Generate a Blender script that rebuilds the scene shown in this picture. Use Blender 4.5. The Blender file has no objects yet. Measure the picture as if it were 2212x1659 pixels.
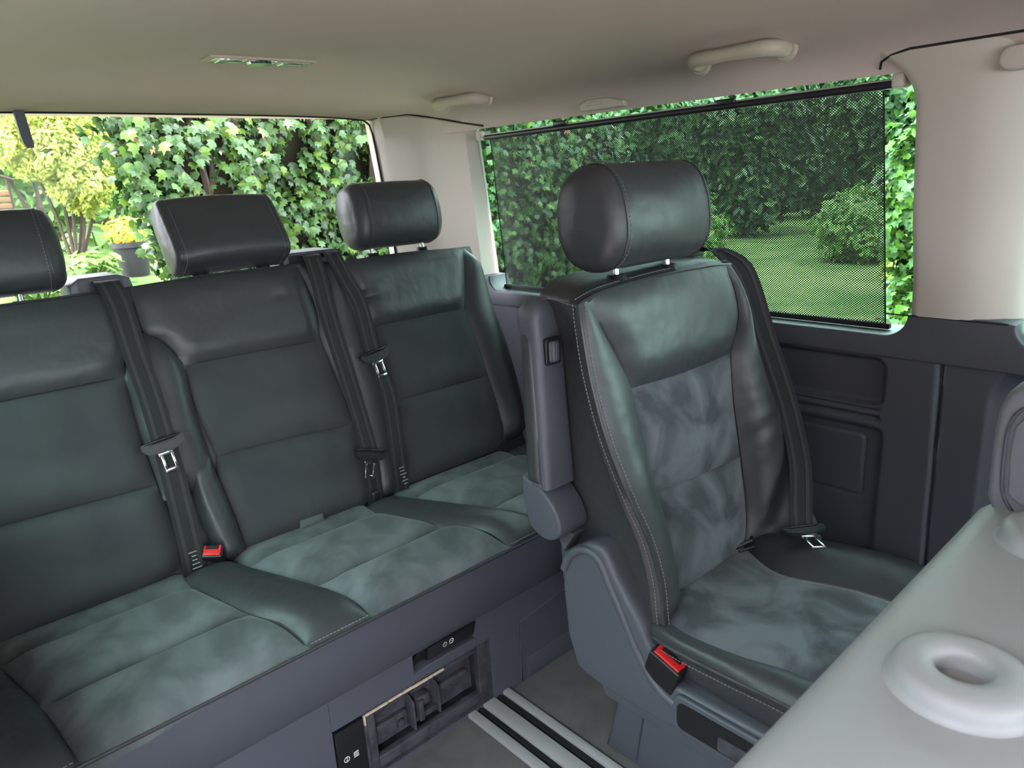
import bpy, bmesh, math, random
import numpy as np
from mathutils import Vector, Matrix, noise

SC = bpy.context.scene
COL = SC.collection
rnd = random.Random(7)

# ------------------------------------------------------------------ camera, sky, sun, exposure
YAW, PITCH, ROLL, FPX = 0.7265, 0.2801, -0.0566, 1553.06
_f0 = Vector((math.sin(YAW), math.cos(YAW), 0)); _r0 = Vector((math.cos(YAW), -math.sin(YAW), 0)); _u0 = Vector((0, 0, 1))
FWD = _f0 * math.cos(PITCH) - _u0 * math.sin(PITCH)
_u1 = _u0 * math.cos(PITCH) + _f0 * math.sin(PITCH)
RGT = _r0 * math.cos(ROLL) + _u1 * math.sin(ROLL)
UPV = _u1 * math.cos(ROLL) - _r0 * math.sin(ROLL)
cam_d = bpy.data.cameras.new('camera'); cam = bpy.data.objects.new('camera', cam_d); COL.objects.link(cam)
cam.matrix_world = Matrix(((RGT.x, UPV.x, -FWD.x, 0), (RGT.y, UPV.y, -FWD.y, 0), (RGT.z, UPV.z, -FWD.z, 1.1738), (0, 0, 0, 1)))
cam_d.sensor_width = 36; cam_d.lens = FPX / 2212 * 36; cam_d.clip_start = 0.02; cam_d.clip_end = 200
cam_d.dof.use_dof = True; cam_d.dof.focus_distance = 1.55; cam_d.dof.aperture_fstop = 9.0
SC.camera = cam

wd = bpy.data.worlds.new('sky'); SC.world = wd; wd.use_nodes = True
nt = wd.node_tree; nt.nodes.clear()
_o = nt.nodes.new('ShaderNodeOutputWorld'); _b = nt.nodes.new('ShaderNodeBackground')
_t = nt.nodes.new('ShaderNodeTexCoord'); _s = nt.nodes.new('ShaderNodeSeparateXYZ'); _r = nt.nodes.new('ShaderNodeValToRGB')
nt.links.new(_t.outputs['Generated'], _s.inputs[0]); nt.links.new(_s.outputs['Z'], _r.inputs[0])
nt.links.new(_r.outputs[0], _b.inputs[0]); nt.links.new(_b.outputs[0], _o.inputs[0])
_r.color_ramp.elements[0].position = 0.0; _r.color_ramp.elements[0].color = (0.84, 0.85, 0.96, 1)
_r.color_ramp.elements[1].position = 1.0; _r.color_ramp.elements[1].color = (0.94, 0.96, 1.06, 1)
_b.inputs[1].default_value = 8.0
sun_d = bpy.data.lights.new('sun', 'SUN'); sun = bpy.data.objects.new('sun', sun_d); COL.objects.link(sun)
sun_d.energy = 9.0; sun_d.angle = math.radians(6); sun_d.color = (1.0, 0.95, 0.86)
sun.rotation_euler = Vector((0.46, -0.04, -1.15)).to_track_quat('-Z', 'Y').to_euler(); sun.location = (-4, 1, 9)
SC.view_settings.view_transform = 'Standard'; SC.view_settings.look = 'None'
SC.view_settings.gamma = 1; SC.view_settings.use_curve_mapping = False
SC.view_settings.exposure = 1.05
SC.cycles.max_bounces = 10; SC.cycles.diffuse_bounces = 6; SC.cycles.glossy_bounces = 4
SC.cycles.transparent_max_bounces = 24; SC.cycles.caustics_reflective = False; SC.cycles.caustics_refractive = False
SC.cycles.use_denoising = True; SC.cycles.sample_clamp_indirect = 8.0

# ------------------------------------------------------------------ materials
def mat(name, base, rough=0.5, spec=0.5, bump=None, vary=None, metal=0.0, sheen=0.0, coat=0.0, trans=0.0):
    """bump = [(scale, strength, kind)], vary = (colour2, scale, contrast)"""
    m = bpy.data.materials.new(name); m.use_nodes = True
    n = m.node_tree.nodes; L = m.node_tree.links; p = n['Principled BSDF']; out = n['Material Output']
    p.inputs['Base Color'].default_value = (*base, 1); p.inputs['Roughness'].default_value = rough
    p.inputs['Specular IOR Level'].default_value = spec; p.inputs['Metallic'].default_value = metal
    if sheen: p.inputs['Sheen Weight'].default_value = sheen; p.inputs['Sheen Roughness'].default_value = 0.4
    if coat: p.inputs['Coat Weight'].default_value = coat; p.inputs['Coat Roughness'].default_value = 0.25
    tc = n.new('ShaderNodeTexCoord')
    if vary:
        nz = n.new('ShaderNodeTexNoise'); nz.inputs['Scale'].default_value = vary[1]; nz.inputs['Detail'].default_value = 6
        nz.inputs['Distortion'].default_value = 0.6
        mr = n.new('ShaderNodeMapRange'); c = vary[2]
        mr.inputs['From Min'].default_value = 0.5 - c; mr.inputs['From Max'].default_value = 0.5 + c
        mx = n.new('ShaderNodeMix'); mx.data_type = 'RGBA'
        mx.inputs[6].default_value = (*base, 1); mx.inputs[7].default_value = (*vary[0], 1)
        L.new(tc.outputs['Object'], nz.inputs['Vector']); L.new(nz.outputs['Fac'], mr.inputs['Value'])
        L.new(mr.outputs['Result'], mx.inputs[0]); L.new(mx.outputs[2], p.inputs['Base Color'])
    prev = None
    for sc, st, kind in (bump or []):
        if kind == 'v':
            t = n.new('ShaderNodeTexVoronoi'); t.inputs['Scale'].default_value = sc; o = t.outputs['Distance']
        else:
            t = n.new('ShaderNodeTexNoise'); t.inputs['Scale'].default_value = sc; t.inputs['Detail'].default_value = 3; o = t.outputs['Fac']
        b = n.new('ShaderNodeBump'); b.inputs['Strength'].default_value = st; b.inputs['Distance'].default_value = 0.3 / sc
        L.new(tc.outputs['Object'], t.inputs['Vector']); L.new(o, b.inputs['Height'])
        if prev: L.new(prev.outputs[0], b.inputs['Normal'])
        prev = b
    if prev: L.new(prev.outputs[0], p.inputs['Normal'])
    if trans:
        tr = n.new('ShaderNodeBsdfTranslucent'); ms = n.new('ShaderNodeMixShader'); ms.inputs[0].default_value = trans
        tr.inputs[0].default_value = (*[min(1, x * 1.3) for x in base], 1)
        L.new(p.outputs[0], ms.inputs[1]); L.new(tr.outputs[0], ms.inputs[2]); L.new(ms.outputs[0], out.inputs[0])
    return m

def glass_mat(name, tint, gloss=0.06):
    m = bpy.data.materials.new(name); m.use_nodes = True; n = m.node_tree.nodes; L = m.node_tree.links
    n.remove(n['Principled BSDF']); out = n['Material Output']
    t = n.new('ShaderNodeBsdfTransparent'); t.inputs[0].default_value = (*tint, 1)
    g = n.new('ShaderNodeBsdfGlossy'); g.inputs['Roughness'].default_value = 0.02
    f = n.new('ShaderNodeFresnel'); f.inputs[0].default_value = 1.14
    mx = n.new('ShaderNodeMixShader'); L.new(f.outputs[0], mx.inputs[0])
    L.new(t.outputs[0], mx.inputs[1]); L.new(g.outputs[0], mx.inputs[2]); L.new(mx.outputs[0], out.inputs[0])
    return m

def mesh_cloth_mat(name, base, pu, pv, thr):
    m = bpy.data.materials.new(name); m.use_nodes = True; n = m.node_tree.nodes; L = m.node_tree.links
    p = n['Principled BSDF']; out = n['Material Output']
    p.inputs['Base Color'].default_value = (*base, 1); p.inputs['Roughness'].default_value = 0.6
    tc = n.new('ShaderNodeTexCoord'); s = n.new('ShaderNodeSeparateXYZ'); L.new(tc.outputs['UV'], s.inputs[0])
    def M(op, a, b=None):
        k = n.new('ShaderNodeMath'); k.operation = op
        for i, v in enumerate((a, b)):
            if v is None: continue
            if isinstance(v, (int, float)): k.inputs[i].default_value = v
            else: L.new(v, k.inputs[i])
        return k.outputs[0]
    a = M('SINE', M('MULTIPLY', s.outputs[0], 2 * math.pi / pu)); b = M('SINE', M('MULTIPLY', s.outputs[1], 2 * math.pi / pv))
    h = M('GREATER_THAN', M('MULTIPLY', a, b), thr)
    t = n.new('ShaderNodeBsdfTransparent'); mx = n.new('ShaderNodeMixShader')
    L.new(h, mx.inputs[0]); L.new(p.outputs[0], mx.inputs[1]); L.new(t.outputs[0], mx.inputs[2]); L.new(mx.outputs[0], out.inputs[0])
    return m

M_leather = mat('dark_leather', (0.034, 0.036, 0.040), 0.43, 0.46, [(620, 0.25, 'v'), (9, 0.22, 'n')])
M_suede = mat('suede', (0.064, 0.073, 0.077), 0.95, 0.15, [(900, 0.15, 'n')], ((0.126, 0.140, 0.145), 7.0, 0.11), sheen=0.15)
M_suede_back = mat('suede_back', (0.036, 0.038, 0.042), 0.95, 0.15, [(900, 0.15, 'n')], ((0.054, 0.057, 0.060), 6.0, 0.2), sheen=0.1)
M_suede_capt = mat('suede_worn', (0.050, 0.054, 0.062), 0.95, 0.15, [(900, 0.15, 'n')], ((0.118, 0.126, 0.140), 9.0, 0.09), sheen=0.15)
M_plastic = mat('grey_plastic', (0.068, 0.073, 0.090), 0.50, 0.5, [(900, 0.12, 'v')])
M_panel = mat('wall_plastic', (0.058, 0.059, 0.074), 0.48, 0.5, [(900, 0.12, 'v')])
M_shell = mat('seat_shell_plastic', (0.29, 0.30, 0.30), 0.46, 0.5, [(700, 0.12, 'v')])
M_shell2 = mat('armrest_shell_plastic', (0.18, 0.175, 0.20), 0.46, 0.5, [(700, 0.12, 'v')])
M_black = mat('black_plastic', (0.010, 0.010, 0.012), 0.42, 0.5)
M_rubber = mat('black_rubber', (0.012, 0.012, 0.012), 0.7, 0.3)
M_web = mat('belt_webbing', (0.022, 0.022, 0.023), 0.75, 0.2, [(1200, 0.3, 'n')])
M_web2 = mat('belt_ridge', (0.034, 0.033, 0.034), 0.7, 0.25, [(1200, 0.3, 'n')])
M_cream = mat('cream_trim', (0.53, 0.48, 0.42), 0.6, 0.3, [(900, 0.06, 'n')])
M_head = mat('headliner', (0.53, 0.455, 0.415), 0.95, 0.1, [(1500, 0.2, 'n')])
M_handle = mat('handle_plastic', (0.46, 0.42, 0.34), 0.5, 0.4)
M_carpet = mat('carpet', (0.105, 0.098, 0.098), 1.0, 0.05, [(700, 0.8, 'n')], ((0.14, 0.13, 0.127), 14, 0.2))
M_alu = mat('aluminium', (0.50, 0.49, 0.49), 0.38, 0.5, [(60, 0.08, 'n')], metal=0.35)
M_chrome = mat('chrome', (0.75, 0.76, 0.77), 0.15, 0.5, metal=1.0)
M_red = mat('red_plastic', (0.62, 0.020, 0.022), 0.35, 0.5)
M_thread = mat('grey_thread', (0.20, 0.20, 0.22), 0.8, 0.2)
M_white = mat('white_print', (0.75, 0.75, 0.75), 0.6, 0.3)
M_greyprint = mat('grey_print', (0.25, 0.25, 0.25), 0.7, 0.3)
M_wood = mat('raw_edge', (0.66, 0.56, 0.43), 0.8, 0.2, [(90, 0.4, 'n')], ((0.42, 0.33, 0.24), 60, 0.2))
M_dust = mat('dusty_plastic', (0.066, 0.064, 0.076), 0.7, 0.3, None, ((0.032, 0.032, 0.038), 26, 0.14))
M_lens = mat('lamp_lens', (0.55, 0.56, 0.52), 0.12, 0.6, [(90, 0.6, 'v')], metal=0.6)
M_paint = mat('van_paint', (0.10, 0.10, 0.11), 0.4, 0.5)
G_clear = glass_mat('clear_glass', (0.97, 0.98, 0.97))
G_green = glass_mat('green_glass', (0.76, 0.93, 0.85))
G_light = glass_mat('windscreen_glass', (0.90, 0.96, 0.93))
M_net = mesh_cloth_mat('blind_mesh', (0.036, 0.040, 0.041), 0.0060, 0.0052, 0.24)
M_lawn = mat('lawn', (0.040, 0.072, 0.022), 1.0, 0.1, [(60, 0.6, 'n')], ((0.085, 0.125, 0.038), .9, 0.12))
M_pave = mat('brick_paving', (0.36, 0.295, 0.255), 0.9, 0.2, [(30, 0.5, 'n')], ((0.42, 0.35, 0.31), 5, 0.2))
M_bark = mat('bark', (0.055, 0.045, 0.034), 0.95, 0.1, [(40, 0.8, 'n')])
M_shade = mat('hedge_shade', (0.014, 0.014, 0.009), 1.0, 0.05, [(30, 1.0, 'n')])  # near-black colour stands in for the shade deep between the leaves
M_ivy = [mat('ivy_leaf_dark', (0.013, 0.036, 0.010), 0.36, 0.26, None, ((0.030, 0.070, 0.022), 40, .15)), mat('ivy_leaf_green', (0.024, 0.064, 0.013), 0.38, 0.26, None, ((0.040, 0.092, 0.022), 40, .15)),
         mat('ivy_leaf_bright', (0.075, 0.150, 0.020), 0.4, 0.3, trans=0.3), mat('ivy_leaf_brown', (0.30, 0.12, 0.05), 0.7, 0.3)]
M_yellow = [mat('shrub_yellow', (0.33, 0.36, 0.07), 0.5, 0.4, trans=0.35), mat('shrub_lime', (0.20, 0.28, 0.05), 0.5, 0.4, trans=0.35)]
M_green = [mat('tree_green', (0.055, 0.13, 0.022), 0.45, 0.4, trans=0.35), mat('tree_light', (0.11, 0.21, 0.035), 0.45, 0.4, trans=0.35)]
M_dkgreen = [mat('hedge_dark', (0.020, 0.050, 0.014), 0.5, 0.3), mat('hedge_mid', (0.045, 0.095, 0.022), 0.5, 0.3, trans=0.2)]
M_pot = mat('pot_plastic', (0.022, 0.023, 0.026), 0.5, 0.4)
M_flower = mat('yellow_flower', (0.65, 0.36, 0.03), 0.6, 0.3, trans=0.2)
M_wicker = mat('wicker', (0.22, 0.13, 0.07), 0.9, 0.2, [(60, 1.0, 'n')])

# ------------------------------------------------------------------ object helpers
WL = {}
def put(o, parent=None, loc=(0, 0, 0)):
    COL.objects.link(o); loc = Vector(loc)
    if parent is not None:
        o.parent = parent; o.location = loc - WL[parent.name]
    else: o.location = loc
    WL[o.name] = loc
    return o
def tag(o, label=None, cat=None, group=None, kind=None):
    if label: o['label'] = label
    if cat: o['category'] = cat
    if group: o['group'] = group
    if kind: o['kind'] = kind
    return o
def thing(name, label, cat, loc=(0, 0, 0), group=None):
    return tag(put(bpy.data.objects.new(name, None), None, loc), label, cat, group)
def mesh(name, verts, faces, m, parent=None, smooth=True, origin=None, angle=40, fmats=None):
    v = np.array([tuple(p) for p in verts], float)
    c = (v.min(0) + v.max(0)) / 2 if origin is None else np.array(origin, float)
    me = bpy.data.meshes.new(name); me.from_pydata((v - c).tolist(), [], [tuple(f) for f in faces]); me.update()
    for mm in (m if isinstance(m, (list, tuple)) else [m]): me.materials.append(mm)
    if smooth:
        me.polygons.foreach_set('use_smooth', [True] * len(me.polygons))
        me.set_sharp_from_angle(angle=math.radians(angle))
    if fmats is not None: me.polygons.foreach_set('material_index', fmats)
    return put(bpy.data.objects.new(name, me), parent, c)

class MB:
    """collects shapes, builds one mesh object"""
    def __init__(s): s.v = []; s.f = []; s.m = []; s.k = 0
    def add(s, v, f):
        o = len(s.v); s.v += [tuple(p) for p in v]; s.f += [tuple(i + o for i in q) for q in f]; s.m += [s.k] * len(f); return s
    def bm(s, b, M=None):
        if M is not None: b.transform(M)
        bmesh.ops.recalc_face_normals(b, faces=b.faces)
        b.verts.index_update()
        s.add([v.co[:] for v in b.verts], [[v.index for v in f.verts] for f in b.faces]); b.free(); return s
    def box(s, c, d, r=0.0, rot=None, seg=3):
        b = bmesh.new(); bmesh.ops.create_cube(b, size=1)
        bmesh.ops.scale(b, vec=d, verts=b.verts)
        if r: bmesh.ops.bevel(b, geom=b.edges[:], offset=r, segments=seg, profile=0.5, affect='EDGES', clamp_overlap=True)
        M = Matrix.Translation(c) @ (rot.to_4x4() if rot is not None else Matrix())
        return s.bm(b, M)
    def prism(s, pts, axis, a0, a1, r=0.0, seg=3):
        """outline in the two other axes (in order), extruded along axis"""
        b = bmesh.new(); ax = 'xyz'.index(axis); o = [i for i in range(3) if i != ax]
        def P(p, a):
            q = [0, 0, 0]; q[ax] = a; q[o[0]], q[o[1]] = p; return q
        f = b.faces.new([b.verts.new(P(p, a0)) for p in pts])
        e = bmesh.ops.extrude_face_region(b, geom=[f])
        d = [0, 0, 0]; d[ax] = a1 - a0
        vs = [g for g in e['geom'] if isinstance(g, bmesh.types.BMVert)]
        bmesh.ops.translate(b, vec=d, verts=vs)
        if r:
            ed = [e for e in b.edges if abs(e.verts[0].co[ax] - e.verts[1].co[ax]) < 1e-7]
            bmesh.ops.bevel(b, geom=ed, offset=r, segments=seg, profile=0.5, affect='EDGES', clamp_overlap=True)
        return s.bm(b)
    def tube(s, pts, r, n=8, ry=None, up=None, cap=True):
        P = [Vector(p) for p in pts]; N = len(P); rings = []
        rr = r if isinstance(r, (list, tuple)) else [r] * N
        ref = Vector(up) if up else Vector((0.31, 0.2, 0.93))
        for i, p in enumerate(P):
            t = (P[min(i + 1, N - 1)] - P[max(i - 1, 0)]).normalized()
            a = t.cross(ref); a = a.normalized() if a.length > 1e-4 else t.orthogonal().normalized(); b = a.cross(t).normalized()
            k = (ry / r) if ry else 1
            rings.append([p + a * math.cos(2 * math.pi * j / n) * rr[i] + b * math.sin(2 * math.pi * j / n) * rr[i] * k for j in range(n)])
        return s.loft(rings, cap)
    def loft(s, rings, cap=True, closed=True):
        n = len(rings[0]); v = [p for q in rings for p in q]; f = []
        for i in range(len(rings) - 1):
            for j in range(n if closed else n - 1):
                k = (j + 1) % n; f.append((i * n + j, i * n + k, (i + 1) * n + k, (i + 1) * n + j))
        if cap: f.append(tuple(range(n - 1, -1, -1))); f.append(tuple((len(rings) - 1) * n + j for j in range(n)))
        return s.add(v, f)
    def build(s, name, m, parent=None, smooth=True, angle=40, origin=None):
        return mesh(name, s.v, s.f, m, parent, smooth, origin, angle, s.m if isinstance(m, (list, tuple)) else None)

def spline(pts, n):
    """Catmull-Rom resample by arc length to n+1 points (array)"""
    P = np.array(pts, float)
    if len(P) == 2: return P[0] + (P[1] - P[0]) * np.linspace(0, 1, n + 1)[:, None]
    Q = np.vstack([2 * P[0] - P[1], P, 2 * P[-1] - P[-2]]); out = []
    for i in range(1, len(Q) - 2):
        p0, p1, p2, p3 = Q[i - 1:i + 3]
        for t in np.linspace(0, 1, 16, endpoint=False):
            out.append(.5 * (2 * p1 + (p2 - p0) * t + (2 * p0 - 5 * p1 + 4 * p2 - p3) * t * t + (3 * p1 - p0 - 3 * p2 + p3) * t ** 3))
    out.append(P[-1]); out = np.array(out)
    d = np.r_[0, np.cumsum(np.linalg.norm(np.diff(out, axis=0), axis=1))]
    q = np.linspace(0, d[-1], n + 1)
    return np.stack([np.interp(q, d, out[:, k]) for k in range(3)], 1)

def pad(name, b, t, l=(), r=(), H=0.02, rad=0.05, m=None, parent=None, face=(0, -1, .3), sides=(1, 1, 1, 1), ns=26, nt=26,
        skirt=0.02, disp=None, hs=None):
    """an upholstered panel: Coons patch between four seams, puffed towards `face`, edges tucked in"""
    b = [np.array(p, float) for p in b]; t = [np.array(p, float) for p in t]
    l = [b[0]] + [np.array(p, float) for p in l] + [t[0]]; r = [b[-1]] + [np.array(p, float) for p in r] + [t[-1]]
    B, T, Lc, R = spline(b, 200), spline(t, 200), spline(l, 200), spline(r, 200)
    def warp(n):
        x = np.linspace(0, 1, n + 1); return .45 * x + .55 * (.5 - .5 * np.cos(np.pi * x))
    S, Tt = warp(ns), warp(nt)
    at = lambda c, q: np.stack([np.interp(q, np.linspace(0, 1, 201), c[:, k]) for k in range(3)], -1)
    s = S[None, :, None]; v = Tt[:, None, None]
    Bs, Ts, Ls, Rs = at(B, S)[None], at(T, S)[None], at(Lc, Tt)[:, None], at(R, Tt)[:, None]
    P = (1 - v) * Bs + v * Ts + (1 - s) * Ls + s * Rs - ((1 - s) * (1 - v) * B[0] + s * (1 - v) * B[-1] + (1 - s) * v * T[0] + s * v * T[-1])
    du = np.gradient(P, axis=1); dv = np.gradient(P, axis=0); N = np.cross(du, dv)
    N /= np.linalg.norm(N, axis=2, keepdims=True) + 1e-9
    if (N * np.array(face)).sum(2).mean() < 0: N = -N; flip = True
    else: flip = False
    w = np.linalg.norm(B[-1] - B[0]) * (1 - v[..., 0]) + np.linalg.norm(T[-1] - T[0]) * v[..., 0]
    h = np.linalg.norm(T[0] - B[0]) * (1 - s[..., 0]) + np.linalg.norm(T[-1] - B[-1]) * s[..., 0]
    def e(d, on):
        if not on: return np.ones_like(d)
        q = 1 - np.clip(d / rad, 0, 1); return 1 - q ** 2.3
    hh = H * e(s[..., 0] * w, sides[2]) * e((1 - s[..., 0]) * w, sides[3]) * e(v[..., 0] * h, sides[0]) * e((1 - v[..., 0]) * h, sides[1])
    P = P + N * hh[..., None]
    if disp is not None:
        for i in range(P.shape[0]):
            for j in range(P.shape[1]):
                P[i, j] += N[i, j] * disp(P[i, j]) * min(1, hh[i, j] / H * 1.5)
    n1, n2 = nt + 1, ns + 1
    V = P.reshape(-1, 3).tolist(); F = []
    for i in range(nt):
        for j in range(ns):
            q = (i * n2 + j, i * n2 + j + 1, (i + 1) * n2 + j + 1, (i + 1) * n2 + j)
            F.append(q[::-1] if flip else q)
    ring = [(0, j) for j in range(n2)] + [(i, ns) for i in range(1, n1)] + [(nt, j) for j in range(ns - 1, -1, -1)] + [(i, 0) for i in range(nt - 1, 0, -1)]
    base = len(V); V += [(P[i, j] - N[i, j] * skirt).tolist() for i, j in ring]; K = len(ring)
    for k in range(K):
        a, c = ring[k], ring[(k + 1) % K]
        q = (a[0] * n2 + a[1], base + k, base + (k + 1) % K, c[0] * n2 + c[1])
        F.append(q[::-1] if flip else q)
    return mesh(name, V, F, m, parent, True, None, 60)

def stitches(pts, N, parent, step=0.0065, ln=0.0042, rad=0.0007, name='stitching', m=None, lift=0.0008):
    P = np.array(pts, float); d = np.r_[0, np.cumsum(np.linalg.norm(np.diff(P, axis=0), axis=1))]
    mb = MB(); q = np.arange(0, d[-1] - ln, step); N = np.array(N, float) / np.linalg.norm(N)
    g = lambda x: Vector([np.interp(x, d, P[:, k]) for k in range(3)]) + Vector(N * lift)
    for x in q: mb.tube([g(x), g(x + ln)], rad, 4)
    o = mb.build(name, m or M_thread, parent, False); o['kind'] = 'stuff'; return o

def ribbon(mb, pts, wdir, w, th, n=40):
    """flat webbing following pts; wdir = width direction(s)"""
    P = spline(pts, n); W = spline(wdir, n) if len(np.shape(wdir)) > 1 else np.repeat(np.array([wdir], float), n + 1, 0)
    rings = []
    for i in range(n + 1):
        t = Vector(P[min(i + 1, n)] - P[max(i - 1, 0)]).normalized(); a = Vector(W[i]); a = (a - t * a.dot(t)).normalized(); b = t.cross(a)
        p = Vector(P[i]); rings.append([p - a * w / 2 - b * th / 2, p + a * w / 2 - b * th / 2, p + a * w / 2 + b * th / 2, p - a * w / 2 + b * th / 2])
    mb.loft(rings); return P, W

def rrect(x0, x1, y0, y1, r, n=6):
    o = []
    for cx, cy, a in ((x1 - r, y1 - r, 0), (x0 + r, y1 - r, 90), (x0 + r, y0 + r, 180), (x1 - r, y0 + r, 270)):
        for i in range(n + 1):
            t = math.radians(a + 90 * i / n); o.append((cx + r * math.cos(t), cy + r * math.sin(t)))
    return o
def sm(x): x = min(max(x, 0.0), 1.0); return x * x * (3 - 2 * x)
def struct(o): o['kind'] = 'structure'; return o

# ------------------------------------------------------------------ the van: floor, ceiling, walls
def zc(x, y):
    s = min(abs(x - .70) / .76, 1); a = (1 - s ** 2.6) ** .45
    return 1.315 + .13 * a - .057 * sm((y - 1.60) / .45) * a * a

floor = struct(MB().box((.70, .05, -.03), (1.90, 4.3, .06)).build('floor', M_carpet, None, False))
def grid_solid(name, X, Y, fz, top, m):
    V = []; F = []; nx, ny = len(X), len(Y)
    for z in (0, 1):
        for y in Y:
            for x in X: V.append((x, y, top if z else fz(x, y)))
    g = lambda k, i, j: k * nx * ny + i * nx + j
    for i in range(ny - 1):
        for j in range(nx - 1):
            F.append((g(0, i, j), g(0, i + 1, j), g(0, i + 1, j + 1), g(0, i, j + 1))); F.append((g(1, i, j), g(1, i, j + 1), g(1, i + 1, j + 1), g(1, i + 1, j)))
    for i in range(ny - 1):
        F.append((g(0, i, 0), g(1, i, 0), g(1, i + 1, 0), g(0, i + 1, 0))); F.append((g(0, i, nx - 1), g(0, i + 1, nx - 1), g(1, i + 1, nx - 1), g(1, i, nx - 1)))
    for j in range(nx - 1):
        F.append((g(0, 0, j), g(0, 0, j + 1), g(1, 0, j + 1), g(1, 0, j))); F.append((g(0, ny - 1, j), g(1, ny - 1, j), g(1, ny - 1, j + 1), g(0, ny - 1, j + 1)))
    return mesh(name, V, F, m, None, True, None, 50)
XS = .70 + .76 * np.sin(np.linspace(-math.pi / 2, math.pi / 2, 49)); YS = np.r_[np.linspace(-2.0, 1.5, 8), np.linspace(1.55, 2.14, 24)]
ceiling = struct(grid_solid('ceiling', XS, YS, zc, 1.52, M_head))

# right wall: moulded inner panel with pocket, grooves and speaker outline
def sdr(y, z, y0, y1, z0, z1, r):
    qy = abs(y - (y0 + y1) / 2) - (y1 - y0) / 2 + r; qz = abs(z - (z0 + z1) / 2) - (z1 - z0) / 2 + r
    return math.hypot(max(qy, 0), max(qz, 0)) + min(max(qy, qz), 0) - r
def wall_depth(y, z):
    d = 0
    rec = lambda s, w: sm(.5 - s / w)
    d += .020 * rec(sdr(y, z, .553, 1.55, .668, .768, .022), .014)
    d += .007 * rec(sdr(y, z, .556, 1.55, .634, .646, .003), .006)
    d += .010 * rec(sdr(y, z, .548, 1.55, -.2, .618, .012), .012)
    d += .006 * rec(sdr(y, z, .556, 1.55, .656, .662, .002), .006)
    s = sdr(y, z, .580, .745, .455, .598, .012); d += .0022 * math.exp(-(s / .0022) ** 2) - .0015 * rec(s + .004, .004)
    ys = .446 + (z - .62) * .022; d += .012 * math.exp(-((y - ys) / .004) ** 2) + .006 * sm((ys - y) / .01)
    d += .035 * rec(sdr(y, z, -.4, .352, .30, .785, .07), .03)
    return d
Yg = np.unique(np.round(np.r_[np.arange(-.10, .30, .02), np.arange(.30, .80, .0035), np.arange(.80, 1.88, .012)], 4)); Zg = np.unique(np.round(np.r_[np.arange(0, .40, .012), np.arange(.40, .786, .0035)], 4))
V = [(1.52 + wall_depth(y, z), y, z) for z in Zg for y in Yg]; n = len(Yg)
F = [(i * n + j, i * n + j + 1, (i + 1) * n + j + 1, (i + 1) * n + j) for i in range(len(Zg) - 1) for j in range(n - 1)]
wall_right = struct(MB().box((1.66, .05, .40), (.16, 4.3, .80)).box((1.60, .05, 1.43), (.28, 4.3, .17)).box((1.60, -1.55, 1.05), (.1, .9, .6)).box((1.60, 2.02, .40), (.12, .30, .80))
                    .box((1.62, .430, 1.05), (.06, .16, .6)).box((1.64, 2.1, 1.1), (.08, .22, .62)).build('wall_right', M_panel, None, False))
o = mesh('inner_panel', V, F, M_panel, wall_right, True, None, 60)
# moulded sill under both side windows, rising around the pillar foot
def arc(cy, cz, r, a0, a1, n=8): return [(cy + r * math.cos(math.radians(a0 + (a1 - a0) * i / n)), cz + r * math.sin(math.radians(a0 + (a1 - a0) * i / n))) for i in range(n + 1)]
out = [(-.6, .778), (1.88, .778), (1.88, .868), (1.790, .868)] + arc(1.742, .868, .044, 0, -90) + arc(.560, .868, .044, -90, -180) + [(.510, .872), (.360, .872)] + arc(.290, .868, .044, 0, -90) + [(-.6, .824)]
MB().prism(out, 'x', 1.512, 1.60, .014, 4).build('window_sill', M_panel, wall_right, True, 50)
MB().tube([(1.512, .555 + .001, .8685), (1.512, .345, .8685)], .0015, 6).build('seam', M_rubber, wall_right)

# cream B pillar cover (right) and D pillar cover (rear right)
def blend_rings(secs, n=2):
    return [[Vector(p) for p in q] for q in secs]
def bp(z):
    k = (z - .86) * .145; fl = max(0, (z - 1.25) / .095); a = .062 * fl ** 2.5; b = .03 * fl ** 2
    r = float(np.interp(z, [.86, .92, 1.02, 1.30, 1.40], [.3362, .3366, .3446, .3560, .357])); R2 = lambda x, d=0: (x, (x - k) * r + a - d)
    pts = [R2(1.62, .004), R2(1.560, .003), R2(1.530), R2(1.518), (1.512, (1.512 - k) * r + a - .012), (1.512, .430), (1.515, .405), (1.530, .380 - b), (1.560, .352 - b), (1.585, .338 - b), (1.62, .335 - b)]
    return [(x - k, y, z) for x, y in pts]
trim_1 = struct(MB().loft([bp(z) for z in (.868, .95, 1.05, 1.15, 1.22, 1.26, 1.29, 1.315, 1.335, 1.36)]).build('trim_1', M_cream, None, True, 70))
cap = MB().prism([(p[0], p[1]) for p in rrect(.315, .392, 1.295, 1.332, .018)], 'x', 1.436, 1.47, .004).build('belt_height_cover', M_cream, trim_1)
def lerp(a, b, t): return a + (b - a) * t
def dp(z):
    t = (z - .80) / (1.385 - .80); q = [(lerp(1.428, 1.364, t), 2.20), (lerp(1.4256, 1.362, t), 2.160)]
    q += [(lerp(1.435, 1.375, t), 2.115), (lerp(1.487, 1.435, t), 2.005), (lerp(1.498, 1.445, t), 1.985), (lerp(1.524, 1.478, t), 1.86), (lerp(1.531, 1.484, t), 1.83), (lerp(1.60, 1.512, t), lerp(1.826, 1.795, t)), (lerp(1.62, 1.56, t), lerp(1.90, 1.86, t)), (1.66, 1.99), (1.70, 2.2)]
    f = max(0, (z - 1.285) / .085) ** 2
    q = [(x - .045 * f, y - .055 * f) if 2 <= i <= 6 else (x, y) for i, (x, y) in enumerate(q)]
    return [(x, y, z) for x, y in q]
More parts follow.
